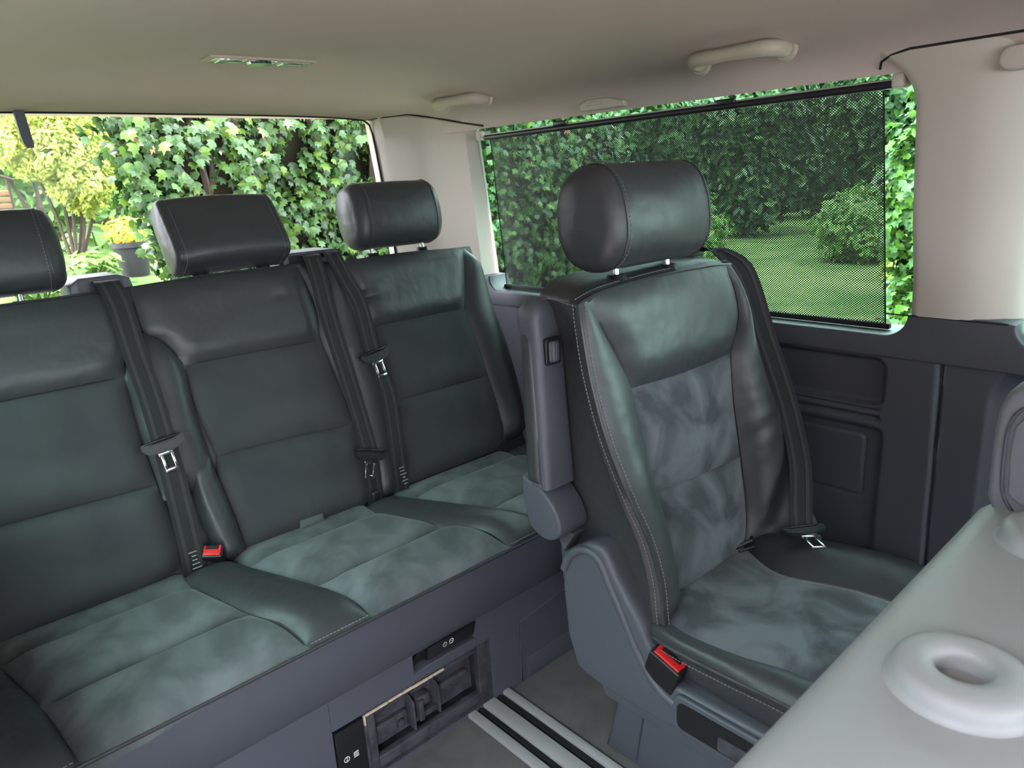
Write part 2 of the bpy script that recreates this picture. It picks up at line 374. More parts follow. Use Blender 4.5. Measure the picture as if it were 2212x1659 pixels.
trim_2 = struct(MB().loft([dp(z) for z in (.86, .95, 1.05, 1.15, 1.24, 1.285, 1.31, 1.33, 1.345, 1.36, 1.375, 1.39)]).build('trim_2', M_cream, None, True, 25))
MB().loft([dp(z) for z in (.45, .70, .858)]).build('pillar_foot', M_panel, wall_right, True, 25)

# rear wall (tailgate surround) and left / front walls with their openings
wall_rear = struct(MB().box((.70, 2.20, .40), (1.9, .10, .86)).box((.70, 2.19, 1.46), (1.9, .10, .145)).box((-.02, 2.17, 1.1), (.20, .14, .70)).build('wall_rear', M_cream, None, False))
MB().tube([(x, 2.137, zc(x, 2.137) - .001) for x in np.linspace(.04, 1.322, 24)] + [(1.352, 2.152, 1.362), (1.364, 2.158, 1.335), (1.373, 2.158, 1.27), (1.382, 2.158, 1.19), (1.397, 2.158, 1.05), (1.413, 2.158, .9)], .0032, 6).build('rubber_seal', M_rubber, wall_rear)
wl = MB().box((-.19, 1.35, .40), (.10, 1.70, .86)).box((-.17, .75, 1.43), (.18, 2.9, .17)).box((-.17, .62, 1.05), (.12, .20, .7)).box((-.17, 2.02, 1.1), (.14, .36, .62))
wl.box((-.17, -1.35, .40), (.10, 1.5, .86)).box((-.17, -1.35, 1.43), (.18, 1.5, .17)).box((-.17, -.72, 1.05), (.12, .2, .7))
wall_left = struct(wl.build('wall_left', M_panel, None, False))
wall_front = struct(MB().box((.70, -2.05, .40), (1.9, .10, .9)).box((.70, -1.75, .55), (1.75, .5, .45), .08).build('wall_front', M_panel, None, False))
def pane(name, quad, m, th=.004):
    q = [Vector(p) for p in quad]; nn = (q[1] - q[0]).cross(q[3] - q[0]).normalized() * th
    return struct(mesh(name, [*q, *[p + nn for p in q]], [(0, 3, 2, 1), (4, 5, 6, 7), (0, 1, 5, 4), (1, 2, 6, 5), (2, 3, 7, 6), (3, 0, 4, 7)], m, None, False))
window_1 = pane('window_1', [(.02, 2.185, .83), (1.40, 2.185, .83), (1.38, 2.165, 1.41), (.04, 2.165, 1.41)], G_clear)
window_2 = pane('window_2', [(1.592, .50, .815), (1.592, 1.80, .815), (1.505, 1.82, 1.36), (1.505, .48, 1.36)], G_green)
window_3 = pane('window_3', [(1.592, -1.1, .815), (1.592, .40, .815), (1.505, .42, 1.36), (1.505, -1.1, 1.36)], G_green)
window_4 = pane('window_4', [(-.17, .72, .83), (-.17, 1.85, .83), (-.15, 1.85, 1.36), (-.15, .72, 1.36)], G_green)
window_5 = pane('window_5', [(-.12, -2.02, .84), (1.52, -2.02, .84), (1.45, -1.90, 1.36), (-.05, -1.90, 1.36)], G_light)
MB().prism(rrect(.245, .322, .842, .872, .010), 'x', 1.555, 1.575, .003).build('latch', M_plastic, window_3)
MB().prism([(.285, .852), (.315, .862), (.315, .852)], 'x', 1.551, 1.556).build('latch_mark', M_black, window_3, False)
# headliner joint against the D pillar
MB().tube([(1.325, 2.135, 1.378), (1.331, 2.09, 1.376), (1.333, 2.031, 1.375), (1.357, 1.939, 1.375), (1.421, 1.885, 1.36), (1.452, 1.792, 1.338), (1.458, 1.703, 1.322)], .0028, 6).build('headliner_seam', M_rubber, ceiling)
MB().tube([(1.456, .584, 1.325), (1.449, .580, 1.336), (1.443, .562, 1.345), (1.4405, .53, 1.3505), (1.4405, .2, 1.351)], .0022, 6).build('headliner_seam', M_rubber, ceiling)

# ------------------------------------------------------------------ aluminium floor rail
rail = thing('floor_rail', 'silver aluminium seat rail with black slots running across the dark carpet', 'rail', (.858, .2, 0))
def strip(x0, x1, h, m, name):
    MB().box(((x0 + x1) / 2, .02, h / 2), (x1 - x0, 3.9, h), .002, None, 2).build(name, m, rail)
strip(.797, .923, .003, M_black, 'base_channel')
strip(.797, .820, .011, M_alu, 'side_strip'); strip(.842, .878, .011, M_alu, 'centre_strip'); strip(.903, .923, .011, M_alu, 'side_strip')
strip(.8275, .8345, .008, M_rubber, 'rubber_insert'); strip(.886, .896, .008, M_rubber, 'rubber_insert')

# ------------------------------------------------------------------ rear bench
BL = .34
def bb(x, z, off=0.0): return (x, 1.51 + BL * (z - .40) - off * .947, z + off * .322)
def B(pts, off=0.0): return [bb(x, z, off) for x, z in pts]
bench = thing('rear_bench', 'three-place dark leather and grey suede bench seat across the rear of the van', 'bench', (.66, 1.3, 0))
FB = (0, -1, .34)
def hullbox(x0, x1, z0, z1, th, r, front=.012):
    pts = [(1.51 + BL * (z0 - .40) + front, z0), (1.51 + BL * (z1 - .40) + front, z1), (1.51 + BL * (z1 - .40) + front + th, z1 - .01), (1.51 + BL * (z0 - .40) + front + th + .03, z0)]
    return MB().prism(pts, 'x', x0, x1, r, 4)
hullbox(-.105, .856, .36, .982, .10, .016).build('backrest_shell', M_leather, bench, True, 60)
hullbox(.866, 1.400, .36, .980, .10, .016).build('backrest_shell', M_leather, bench, True, 60)
P = dict(parent=bench, face=FB)
# place 1 (left in view)
pad('suede_insert', B([(-.06, .402), (.10, .398), (.30, .398), (.366, .410)]), B([(-.05, .600), (.372, .585)]), r=B([(.381, .445), (.382, .502)]), H=.024, rad=.05, m=M_suede_back, **P)
pad('suede_insert', B([(-.05, .600), (.372, .585)]), B([(-.03, .812), (.371, .811)]), r=B([(.369, .69)]), H=.016, rad=.045, m=M_suede_back, **P)
pad('head_band', B([(-.03, .812), (.371, .811)]), B([(-.05, .984), (.20, .986), (.428, .987)]), r=B([(.395, .868), (.429, .893), (.429, .94)]), H=.016, rad=.05, m=M_leather, **P)
pad('side_bolster', B([(-.105, .40), (-.06, .402)]), B([(-.105, .984), (-.05, .984)]), r=B([(-.05, .6), (-.03, .812)]), H=.02, rad=.04, m=M_leather, ns=10, **P)
pad('side_bolster', B([(.376, .55), (.44, .545), (.496, .55)]), B([(.371, .811), (.400, .870), (.431, .893), (.465, .868), (.496, .812)]), l=B([(.373, .62), (.369, .70)]), r=B([(.494, .612), (.490, .72)]), H=.026, rad=.05, m=M_leather, **P)
pad('hinge_cover', B([(.452, .385), (.480, .388), (.507, .397)], .012), B([(.437, .560), (.452, .597), (.486, .617)], .012), l=B([(.437, .473)], .012), r=B([(.503, .481), (.494, .556)], .012), H=.02, rad=.03, m=M_leather, **P)
# place 2 (middle)
pad('suede_insert', B([(.506, .400), (.66, .397), (.80, .395), (.838, .405)]), B([(.508, .608), (.851, .593)]), l=B([(.503, .481), (.495, .556)]), r=B([(.849, .435), (.850, .50)]), H=.022, rad=.05, m=M_suede_back, **P)
pad('suede_insert', B([(.508, .608), (.851, .593)]), B([(.496, .811), (.828, .806)]), l=B([(.494, .72)]), r=B([(.843, .69)]), H=.014, rad=.045, m=M_suede_back, **P)
def dent(p): return -.006 * math.exp(-((p[0] - .748) ** 2 + (p[2] - .93) ** 2) / .012 ** 2)
pad('head_band', B([(.496, .811), (.828, .806)]), B([(.429, .987), (.60, .993), (.822, .992)]), l=B([(.466, .866), (.432, .893), (.429, .94)]), r=B([(.838, .88)]), H=.016, rad=.05, m=M_leather, disp=dent, ns=40, nt=40, **P)
pad('side_bolster', B([(.839, .40), (.858, .40)]), B([(.822, .992), (.884, .990)]), l=B([(.851, .593), (.828, .806), (.838, .88)]), r=B([(.860, .6), (.866, .8)]), H=.012, rad=.03, m=M_leather, ns=10, **P)
# place 3 (right)
pad('side_bolster', B([(.862, .385), (.942, .405)]), B([(.892, .988), (.945, .986)]), l=B([(.866, .6), (.872, .8)]), r=B([(.982, .615), (.978, .812), (.958, .90)]), H=.022, rad=.04, m=M_leather, **P)
pad('suede_insert', B([(.943, .406), (1.10, .407), (1.25, .408), (1.297, .425)]), B([(.982, .615), (1.313, .614)]), l=B([(.968, .50)]), r=B([(1.317, .46), (1.316, .52)]), H=.022, rad=.05, m=M_suede_back, **P)
pad('suede_insert', B([(.982, .615), (1.313, .614)]), B([(.978, .812), (1.297, .812)]), r=B([(1.307, .70)]), H=.014, rad=.045, m=M_suede_back, **P)
def dent2(p):
    dx, dz = p[0] - .985, p[2] - .893; r = math.hypot(dx * .6, dz)
    return -.010 * math.exp(-(r / .014) ** 2) - .0015 * math.cos(6 * math.atan2(dz, dx)) * math.exp(-(r / .04) ** 2)
pad('head_band', B([(.978, .812), (1.297, .812)]), B([(.946, .986), (1.139, .988), (1.354, .980)]), l=B([(.958, .90)]), r=B([(1.328, .895)]), H=.018, rad=.05, m=M_leather, disp=dent2, ns=44, nt=44, **P)
pad('side_bolster', B([(1.297, .425), (1.36, .42), (1.40, .44)], 0), [bb(1.354, .980), bb(1.378, .968, -.015), bb(1.396, .945, -.04)],
    l=B([(1.316, .52), (1.307, .70), (1.297, .812), (1.328, .895)]), r=[bb(1.430, .55, -.02), bb(1.434, .66, -.02), bb(1.424, .78, -.02), bb(1.412, .90, -.03)], H=.034, rad=.06, m=M_leather, **P)
# grey piping along the top
MB().tube(B([(-.05, .986), (.20, .988), (.43, .989), (.60, .995), (.85, .993)], -.004), .0028, 6).build('piping', M_leather, bench)
# seat cushion
def cz(y): return .402 + .004 * sm((y - 1.08) / .1) - .012 * sm((y - 1.30) / .2)
def Cq(pts, dz=0.0): return [(x, y, cz(y) + dz) for x, y in pts]
UP = (0, 0, 1); Q = dict(parent=bench, face=UP)
MB().prism([(1.145, .20), (1.125, .26), (1.098, .384), (1.53, .375), (1.53, .20)], 'x', -.12, 1.43, .004).build('cushion_base', M_leather, bench)
def seat_panels(l_rear, l_mid, l_front, r_rear, r_mid, r_front, lx=(), rx=()):
    """each arg a (x, y): seam corners; rear strip, middle pad, front pad"""
    pad('suede_cushion', Cq([l_rear, r_rear]), Cq([(l_rear[0] - .012, 1.53), (r_rear[0] + .012, 1.53)], -.004), H=.012, rad=.03, m=M_suede, nt=12, **Q)
    pad('suede_cushion', Cq([l_mid, r_mid]), Cq([l_rear, r_rear]), H=.026, rad=.05, m=M_suede, **Q)
    fl = (*l_front, .392); fr = (*r_front, .392)
    pad('suede_cushion', [fl, fr], Cq([l_mid, r_mid]), l=[(*p, .402) for p in lx], r=[(*p, .402) for p in rx], H=.028, rad=.06, m=M_suede, face=(0, -.5, 1), parent=bench)
seat_panels((.032, 1.430), (.063, 1.236), (.081, 1.074), (.366, 1.433), (.404, 1.240), (.444, 1.075), rx=[(.432, 1.165)])
seat_panels((.482, 1.430), (.544, 1.232), (.571, 1.076), (.812, 1.426), (.869, 1.237), (.926, 1.076), lx=[(.566, 1.14)], rx=[(.918, 1.165)])
seat_panels((.916, 1.440), (1.000, 1.232), (1.062, 1.078), (1.290, 1.44), (1.335, 1.232), (1.36, 1.078))
def leather_div(a, b, c, d, n=()):
    pad('leather_divider', [(*a, .392), (*b, .392)], Cq([c, d]), l=Cq(n[0]), r=Cq(n[1]), H=.022, rad=.05, m=M_leather, face=(0, -.5, 1), parent=bench)
leather_div((-.12, 1.074), (.081, 1.074), (-.12, 1.50), (.020, 1.50), ([(-.12, 1.24)], [(.063, 1.236), (.032, 1.43)]))
leather_div((.444, 1.075), (.571, 1.076), (.352, 1.50), (.470, 1.50), ([(.432, 1.165), (.404, 1.240), (.366, 1.433)], [(.566, 1.14), (.544, 1.232), (.482, 1.43)]))
leather_div((.926, 1.076), (1.062, 1.078), (.798, 1.50), (.905, 1.50), ([(.918, 1.165), (.869, 1.237), (.812, 1.426)], [(1.04, 1.13), (1.000, 1.232), (.916, 1.44)]))
leather_div((1.36, 1.078), (1.43, 1.08), (1.29, 1.50), (1.43, 1.50), ([(1.335, 1.232), (1.29, 1.44)], [(1.43, 1.24)]))
MB().tube([(x, 1.0735, .390) for x in np.linspace(-.12, 1.43, 8)], .0034, 6).build('piping', M_leather, bench)
for xa, xb in ((-.12, .078), (.447, .568), (.929, 1.058)):
    stitches([(xa, 1.078, .3985), (xb, 1.078, .3985)], (0, -.4, 1), bench, step=.0075, ln=.005, rad=.0009)
# hard plastic box under the cushion
def fascia(x0, x1, z0, z1):
    prof = [(1.075, .388), (1.079, .33), (1.094, .262), (1.104, .248), (1.110, .238), (1.110, 0)]
    pts = [p for p in prof if z0 - 1e-6 <= p[1] <= z1 + 1e-6]
    pts = [(float(np.interp(-z1, [-p[1] for p in prof], [p[0] for p in prof])), z1)] + [p for p in pts if z0 + 1e-4 < p[1] < z1 - 1e-4] + [(float(np.interp(-z0, [-p[1] for p in prof], [p[0] for p in prof])), z0)]
    return MB().prism(pts + [(1.14, z0), (1.14, z1)], 'x', x0, x1)
fb = fascia(-.14, 1.44, .237, .388); o = fb.build('front_panel', M_plastic, bench, True, 25)
lo = MB()
for x0, x1, z0, z1 in ((-.14, .476, 0, .237), (.476, .670, .170, .237), (.832, 1.44, .170, .237), (.670, .832, .170, .196), (.872, 1.44, 0, .170), (.541, .872, 0, .012)):
    lo.prism([(1.110, z0), (1.110, z1), (1.14, z1), (1.14, z0)], 'x', x0, x1, .0015, 1)
lo.build('front_panel', M_plastic, bench, True, 30)
# raised outlines on the right of the box
MB().tube([(.964, 1.109, .004), (.968, 1.109, .165), (1.10, 1.109, .185), (1.40, 1.109, .190)], .0028, 6).build('moulded_edge', M_plastic, bench)
MB().prism([(.985, .012), (1.43, .012), (1.43, .060), (.985, .060)], 'y', 1.106, 1.112, .002).build('moulded_step', M_plastic, bench)
# pull handle recess with its printed sign 1
MB().prism([(.672, .197), (.832, .197), (.832, .236), (.704, .236)], 'y', 1.128, 1.134).build('recess_back', M_black, bench, False)
MB().prism([(.667, .194), (.690, .199), (.820, .199), (.836, .194)], 'y', 1.104, 1.134, .002).build('recess_lip', M_plastic, bench)
hb = MB().prism([(.700, .212), (.826, .212), (.834, .2375), (.707, .2375)], 'y', 1.103, 1.112, .001); handle = hb.build('pull_handle', M_black, bench)
# label tile with sign 2
tile = MB().prism([(.478, .004), (.540, .004), (.540, .163), (.478, .163)], 'y', 1.1075, 1.13, .001).build('label_tile', M_black, bench)
def sign(parent, x, z, y, h, ch, icon):
    """circled number plus pictogram, flat print"""
    mb = MB(); r = h * .5
    ring = [[(x + (r * k) * math.cos(a), y, z + (r * k) * math.sin(a)) for a in np.linspace(0, 2 * math.pi, 25)[:-1]] for k in (1.0, .80)]
    mb.loft(ring, cap=False)
    cu = bpy.data.curves.new('digit', 'FONT'); cu.body = ch; cu.size = h * .95; cu.align_x = 'CENTER'; cu.align_y = 'CENTER'
    ob = bpy.data.objects.new('digit', cu); COL.objects.link(ob); dg = bpy.context.evaluated_depsgraph_get(); dg.update()
    me = bpy.data.meshes.new_from_object(ob.evaluated_get(dg))
    mb.add([(x + v.co.x, y, z + v.co.y) for v in me.vertices], [tuple(p.vertices) for p in me.polygons])
    bpy.data.objects.remove(ob); bpy.data.meshes.remove(me); bpy.data.curves.remove(cu)
    for poly in icon: mb.add([(x + h * (1.15 + a), y, z + h * b) for a, b in poly], [tuple(range(len(poly)))])
    return mb.build('printed_sign', M_white, parent, False)
arcw = [[(.45 + .55 * math.cos(math.radians(a)), .05 + .5 * math.sin(math.radians(a))), (.45 + .38 * math.cos(math.radians(a)), .05 + .34 * math.sin(math.radians(a))),
         (.45 + .38 * math.cos(math.radians(a + 34)), .05 + .34 * math.sin(math.radians(a + 34))), (.45 + .55 * math.cos(math.radians(a + 34)), .05 + .5 * math.sin(math.radians(a + 34)))] for a in range(-60, 200, 34)]
icon1 = arcw + [[(-.1, -.5), (.75, -.5), (.75, -.34), (-.1, -.34)], [(.28, -.02), (.50, .16), (.66, -.06)]]
icon2 = [[(0, -.5), (.9, -.5), (.9, -.36), (0, -.36)], [(.05, -.24), (.85, -.24), (.85, -.12), (.05, -.12)], [(.05, .0), (.85, .0), (.85, .12), (.05, .12)], [(.0, .22), (.9, .30), (.8, .52), (.1, .44)], [(.02, -.24), (.12, -.24), (.12, .44), (.02, .44)]]
sign(handle, .747, .2265, 1.1022, .011, '1', icon1)
sign(tile, .496, .095, 1.1068, .013, '2', icon2)
# open drawer bay with its fittings
bay = MB().prism([(.545, .012), (.870, .012), (.870, .170), (.545, .170)], 'y', 1.20, 1.21)
bay.box((.707, 1.16, .010), (.33, .10, .01)).box((.870, 1.16, .09), (.006, .10, .16)).box((.545, 1.16, .09), (.006, .10, .16)).box((.707, 1.16, .1725), (.33, .10, .006))
bay.build('drawer_bay', M_dust, bench, False)
fr = MB()
for x0, x1, z0, z1 in ((.548, .572, .014, .160), (.843, .868, .014, .166), (.572, .843, .014, .040), (.572, .843, .148, .160)):
    fr.prism([(x0, z0), (x1, z0), (x1, z1), (x0, z1)], 'y', 1.118, 1.135, .003)
fr.build('drawer_frame', M_dust, bench, True, 30)
MB().prism([(.572, .04), (.843, .04), (.843, .148), (.572, .148)], 'y', 1.150, 1.156).build('drawer_back', M_dust, bench, False)
g = MB()
g.prism([(1.118, .050), (1.15, .05), (1.15, .132), (1.118, .118)], 'x', .662, .667, .001).prism([(1.118, .055), (1.15, .055), (1.15, .135), (1.118, .122)], 'x', .728, .733, .001)
g.box((.697, 1.140, .100), (.030, .026, .026), .003).box((.697, 1.140, .062), (.065, .022, .012), .002).box((.685, 1.135, .084), (.012, .03, .05), .002)
g.build('latch_bracket', M_dust, bench, True, 30)
MB().box((.785, 1.145, .096), (.075, .014, .014), .002).box((.79, 1.142, .086), (.025, .014, .012), .002).build('slide_bar', M_dust, bench, True, 30)
MB().box((.620, 1.145, .088), (.075, .014, .014), .002).box((.642, 1.142, .066), (.016, .014, .016), .003).build('slide_bar', M_dust, bench, True, 30)
MB().box((.700, 1.147, .135), (.03, .01, .012), .002).build('catch', M_alu, bench)
xs = [.546, .60, .635, .66, .70, .712, .742]
for a, b_ in zip(xs[:-1], xs[1:]): MB().box(((a + b_) / 2, 1.1075, .1665 + rnd.uniform(-.0008, .0008)), (b_ - a - .001, .005, .0035 + rnd.uniform(0, .002)), .0006, None, 1).build('raw_wood_edge', M_wood, bench, False)
MB().box((.5435, 1.1075, .156), (.003, .005, .022)).build('raw_wood_edge', M_wood, bench, False)

# bench head restraints (parts of the bench)
def headrest(parent, cx, y0, z0, tilt, w, h, d, n=2.7, taper=0.0, endr=.03, m=None, posts=(-.08, .08), postlen=.028, front_flat=1.0, shear=0.0, posty=None):
    """padded block lofted across x; (y0, z0) = middle of its foot, tilt = lean to the rear (rad)"""
    prof = []
    for k in range(36):
        a = 2 * math.pi * k / 36; c, s_ = math.cos(a), math.sin(a)
        u = math.copysign(abs(c) ** (2 / n), c) * d / 2; v = math.copysign(abs(s_) ** (2 / n), s_) * h / 2
        if u < 0: u *= front_flat
        u *= 1 - taper * v / (h / 2)
        prof.append((u, v))
    st, ct = math.sin(tilt), math.cos(tilt); mb = MB(); rings = []; X = []
    E = [(t, math.sqrt(max(0, 1 - (1 - t) ** 2))) for t in (0, .06, .18, .36, .6, .82, 1.0)]
    stn = [(-w / 2 + endr * t, e) for t, e in E] + [(x, 1) for x in np.linspace(-w / 2 + endr, w / 2 - endr, 9)[1:-1]] + [(w / 2 - endr * t, e) for t, e in E[::-1]]
    def pt(x, u, v, k):
        dd = endr * .9 * (1 - k); fu = max(0, 1 - dd / (d / 2)); fv = max(0, 1 - dd / (h / 2)); u, v = u * fu, v * fv
        bow = .010 * (1 - (2 * x / w) ** 2) * (1 if u < 0 else .3)
        u -= bow; v += h / 2
        return (cx + x + shear * v, y0 + u * ct + v * st, z0 - u * st + v * ct)
    for x, k in stn: rings.append([pt(x, u, v, k) for u, v in prof])
    mb.loft(rings, cap=False)
    for ri, sgn in ((0, -1), (len(rings) - 1, 1)):      # gently domed end faces
        R = [Vector(p) for p in rings[ri]]; c = sum(R, Vector()) / 36; o = len(mb.v); rr = [R]
        for f in (.75, .5, .25): rr.append([c + (p - c) * f + Vector((sgn * .006 * (1 - f * f), 0, 0)) for p in R])
        mb.loft(rr, cap=False); o = len(mb.v); mb.add([*rr[-1]], [tuple(range(36))])
    hr = mb.build('headrest', m or M_leather, parent, True, 60)
    for sx in (-1, 1):
        xx = sx * (w / 2 - endr * .95); lp = [pt(xx, u * 1.006, v * 1.006, 1) for u, v in prof] ; lp.append(lp[0])
        MB().tube(lp, .0016, 5, cap=False).build('seam_piping', M_leather, hr)
        lp2 = [pt(xx - sx * .007, u * 1.006, v * 1.006, 1) for u, v in prof]; lp2.append(lp2[0]); stitches(lp2, (0, 0, 1), hr, step=.007, ln=.0045, rad=.0006, lift=0)
    for px in posts:
        a = Vector((cx + px, (y0 + .005 if posty is None else posty), z0 + .03)); b_ = a - Vector((0, (st * postlen + .004 if posty is None else .002), postlen + .03))
        MB().tube([a, b_], .0062, 10).build('post', M_chrome, hr)
        MB().tube([b_ + Vector((0, .0, postlen * .30)), b_ + Vector((0, 0, postlen * .30 + .009))], [.020, .015], 14).build('post_collar', M_black, hr)
    return hr
headrest(bench, .160, 1.742, .999, .30, .330, .170, .100, posts=(-.075, .075))
headrest(bench, .672, 1.722, 1.008, .58, .275, .175, .095, n=4.0, endr=.014, taper=.12, posts=(-.075, .078), posty=1.752)
headrest(bench, 1.146, 1.745, 1.004, .22, .285, .176, .135, n=2.5, endr=.034, posts=(-.085, .085))
# belt outlets on top of the backrest
def outlet(x0, x1, y, z, h):
    mb = MB().prism([(x0, z - .03), (x0 + .004, z + h * .6), (x0 + .022, z + h), (x1 - .035, z + h), (x1 - .012, z + h * .75), (x1, z - .03)], 'y', y, y + .10, .006)
    o = mb.build('belt_outlet', M_plastic, bench, True, 45)
    MB().prism(rrect(x0 + .018, x1 - .026, z - .004, z + h - .006, .006), 'y', y - .002, y + .004).build('slot', M_black, o, False)
outlet(.318, .450, 1.722, .985, .034); outlet(.795, .975, 1.735, .985, .034)
MB().tube([(.87, 1.731, 1.000), (.91, 1.728, 1.004), (.955, 1.731, 1.014)], .004, 6).build('belt_hook', M_black, bench)
# black belt webbing ends, buckle by the hinge cover
def buckle(parent, c, a, e1, w=.050, ln=.060):
    """black housing, end face towards a with red release button and slot; e1 = long side of the face"""
    a = Vector(a).normalized(); e1 = Vector(e1); e1 = (e1 - a * e1.dot(a)).normalized(); e2 = a.cross(e1); c = Vector(c)
    R = Matrix((e1, e2, a)).transposed()
    o = MB().box(c - a * ln / 2, (w, .031, ln), .004, R).build('buckle', M_black, parent)
    k = MB().box(c - e2 * .004, (w * .82, .014, .006), .002, R)
    for s_ in (-1, 1): k.box(c + e1 * s_ * w * .36 + e2 * .006, (w * .12, .012, .006), .0018, R)
    k.build('release_button', M_red, o)
    MB().box(c + e2 * .008, (w * .56, .007, .003), .001, R).build('mouth', M_rubber, o, False)
    return o
buckle(bench, bb(.428, .428, .05), (-.25, -.55, .80), (.75, -.45, -.1), .042)
MB().tube([(.42, 1.50, .40), (.425, 1.475, .415)], .012, 8).build('buckle_stalk', M_black, bench)
MB().box((.842, 1.498, .418), (.022, .03, .03), .006).build('hinge_bolt', M_black, bench)
pad('suede_tag', B([(.640, .398), (.700, .397)], .018), B([(.642, .418), (.700, .416)], .018), H=.004, rad=.008, m=M_suede, parent=bench, face=FB, ns=8, nt=6)

# ------------------------------------------------------------------ seat belts
def tongue(parent, c, e1, e2, k=1.22):
    e1 = Vector(e1).normalized(); e2 = Vector(e2); e2 = (e2 - e1 * e2.dot(e1)).normalized(); e3 = e1.cross(e2); c = Vector(c)
    if e3.y > 0: e3 = -e3
    R = Matrix((e1, e2, e1.cross(e2))).transposed()
    ol = [(-.034, .010), (-.037, .002), (-.030, -.010), (-.012, -.015), (.012, -.015), (.030, -.010), (.037, .002), (.034, .010), (.020, .004), (-.020, .004)]
    b = bmesh.new(); f = b.faces.new([b.verts.new((x * k, -y * k, -.005)) for x, y in ol]); ex = bmesh.ops.extrude_face_region(b, geom=[f])
    bmesh.ops.translate(b, vec=(0, 0, .010), verts=[g for g in ex['geom'] if isinstance(g, bmesh.types.BMVert)])
    bmesh.ops.bevel(b, geom=b.edges[:], offset=.0025, segments=2, affect='EDGES', clamp_overlap=True)
    M = Matrix.Translation(c) @ R.to_4x4()
    t = MB().bm(b, M).box(c + e2 * -.008 * k, (.060 * k, .004, .008), .0015, R).build('tongue', M_black, parent, True, 50)
    pl = MB()
    for x, y, w, h in ((-.0085, .032, .005, .030), (.0085, .032, .005, .030), (0, .046, .022, .006), (0, .015, .026, .010)):
        pl.box(c + e1 * x * k + e2 * y * k, (w * k, h * k, .0024), .0008, R, 2)
    pl.build('metal_plate', M_chrome, t, True, 40)
    return t
def belt(label, pts, w, tpos, te1, te2, wdir=(1, 0, 0), print_at=None, group='dark seat belts'):
    b = thing('seat_belt', label, 'seat belt', pts[-1], group)
    mb = MB(); P_, W_ = ribbon(mb, pts, wdir, w, .0016); mb.build('webbing', M_web, b, True, 60)
    for k in (-.26, .26):
        m2 = MB(); Q_ = []
        for i in range(len(P_)):
            t = Vector(P_[min(i + 1, len(P_) - 1)] - P_[max(i - 1, 0)]).normalized(); a = Vector(W_[i]); a = (a - t * a.dot(t)).normalized(); nn = t.cross(a)
            if nn.y > 0: nn = -nn
            Q_.append(Vector(P_[i]) + a * w * k + nn * .0010)
        ribbon(m2, Q_, wdir, w * .15, .0012); m2.build('woven_stripe', M_web2, b, True, 60)
    tongue(b, tpos, te1, te2)
    if print_at:
        mb = MB()
        for i in range(6):
            x0, z0 = print_at; ww = rnd.uniform(.008, .020)
            p = [bb(x0 - ww / 2, z0 - i * .008, .044), bb(x0 + ww / 2, z0 - i * .008, .044), bb(x0 + ww / 2, z0 - i * .008 + .0022, .044), bb(x0 - ww / 2, z0 - i * .008 + .0022, .044)]
            mb.add(p, [(0, 1, 2, 3)])
        mb.build('sewn_label', M_greyprint, b, False)
    return b
off = .042
belt('dark seat belt left of the middle headrest, its tongue hanging low at the left',
     [(.385, 1.742, 1.000), (.387, 1.712, 1.010), (.386, 1.684, 1.003), bb(.392, .945, off), bb(.394, .86, off), bb(.399, .753, off), bb(.399, .624, off), bb(.394, .50, off), bb(.390, .43, off), bb(.392, .385, off - .02)],
     .048, bb(.394, .662, off + .010), (1, 0, .10), (.22, -.25, -1), print_at=(.392, .445))
belt('dark seat belt with woven stripes right of the middle headrest, tongue dangling near the cushion',
     [(.868, 1.748, 1.004), (.862, 1.712, 1.012), (.853, 1.684, 1.004), bb(.848, .93, off), bb(.845, .857, off), bb(.850, .70, off), bb(.852, .585, off), bb(.850, .51, off), bb(.846, .43, off - .02), bb(.846, .38, off - .03)],
     .046, bb(.846, .512, off + .012), (1, -.1, -.32), (-.55, -.3, -1))
belt('dark seat belt hanging left of the right rear headrest, its tongue high on the webbing',
     [(.925, 1.748, 1.006), (.917, 1.712, 1.014), (.911, 1.684, 1.006), bb(.922, .93, off), bb(.940, .867, off), bb(.938, .742, off), bb(.948, .645, off), bb(.936, .55, off), bb(.924, .48, off), bb(.920, .40, off - .02)],
     .044, bb(.936, .738, off + .010), (1, 0, .14), (.45, -.3, -1), print_at=(.925, .455))

# ------------------------------------------------------------------ captain seat
CL = .149
def cb(x, z, off=0.0): return (x, .685 + CL * (z - .42) - off * .989, z + off * .147)
def K(pts, off=0.0): return [cb(x, z, off) for x, z in pts]
capt = thing('captain_seat', 'single dark leather captain seat with grey suede centre and folded-up armrest', 'seat', (1.09, .50, 0))
R_ = dict(parent=capt, face=(0, -1, .15))
pad('suede_insert', K([(.945, .415), (1.07, .413), (1.205, .413)], .01), K([(.955, .618), (1.241, .602)]), l=K([(.957, .52)], .005), r=K([(1.232, .494)], .005), H=.020, rad=.06, m=M_suede_capt, **R_)
pad('suede_insert', K([(.955, .618), (1.241, .602)]), K([(.930, .816), (1.085, .810), (1.245, .814)]), l=K([(.945, .715)]), r=K([(1.236, .72)]), H=.012, rad=.05, m=M_suede_capt, **R_)
pad('head_band', K([(.930, .816), (1.085, .810), (1.245, .814)]), [cb(.858, .974), cb(.90, .986), cb(1.06, .992), cb(1.20, .990), cb(1.262, .984)], l=K([(.905, .875), (.873, .935)]), r=K([(1.284, .875), (1.284, .925)]), H=.018, rad=.06, m=M_leather, ns=34, nt=34, **R_)
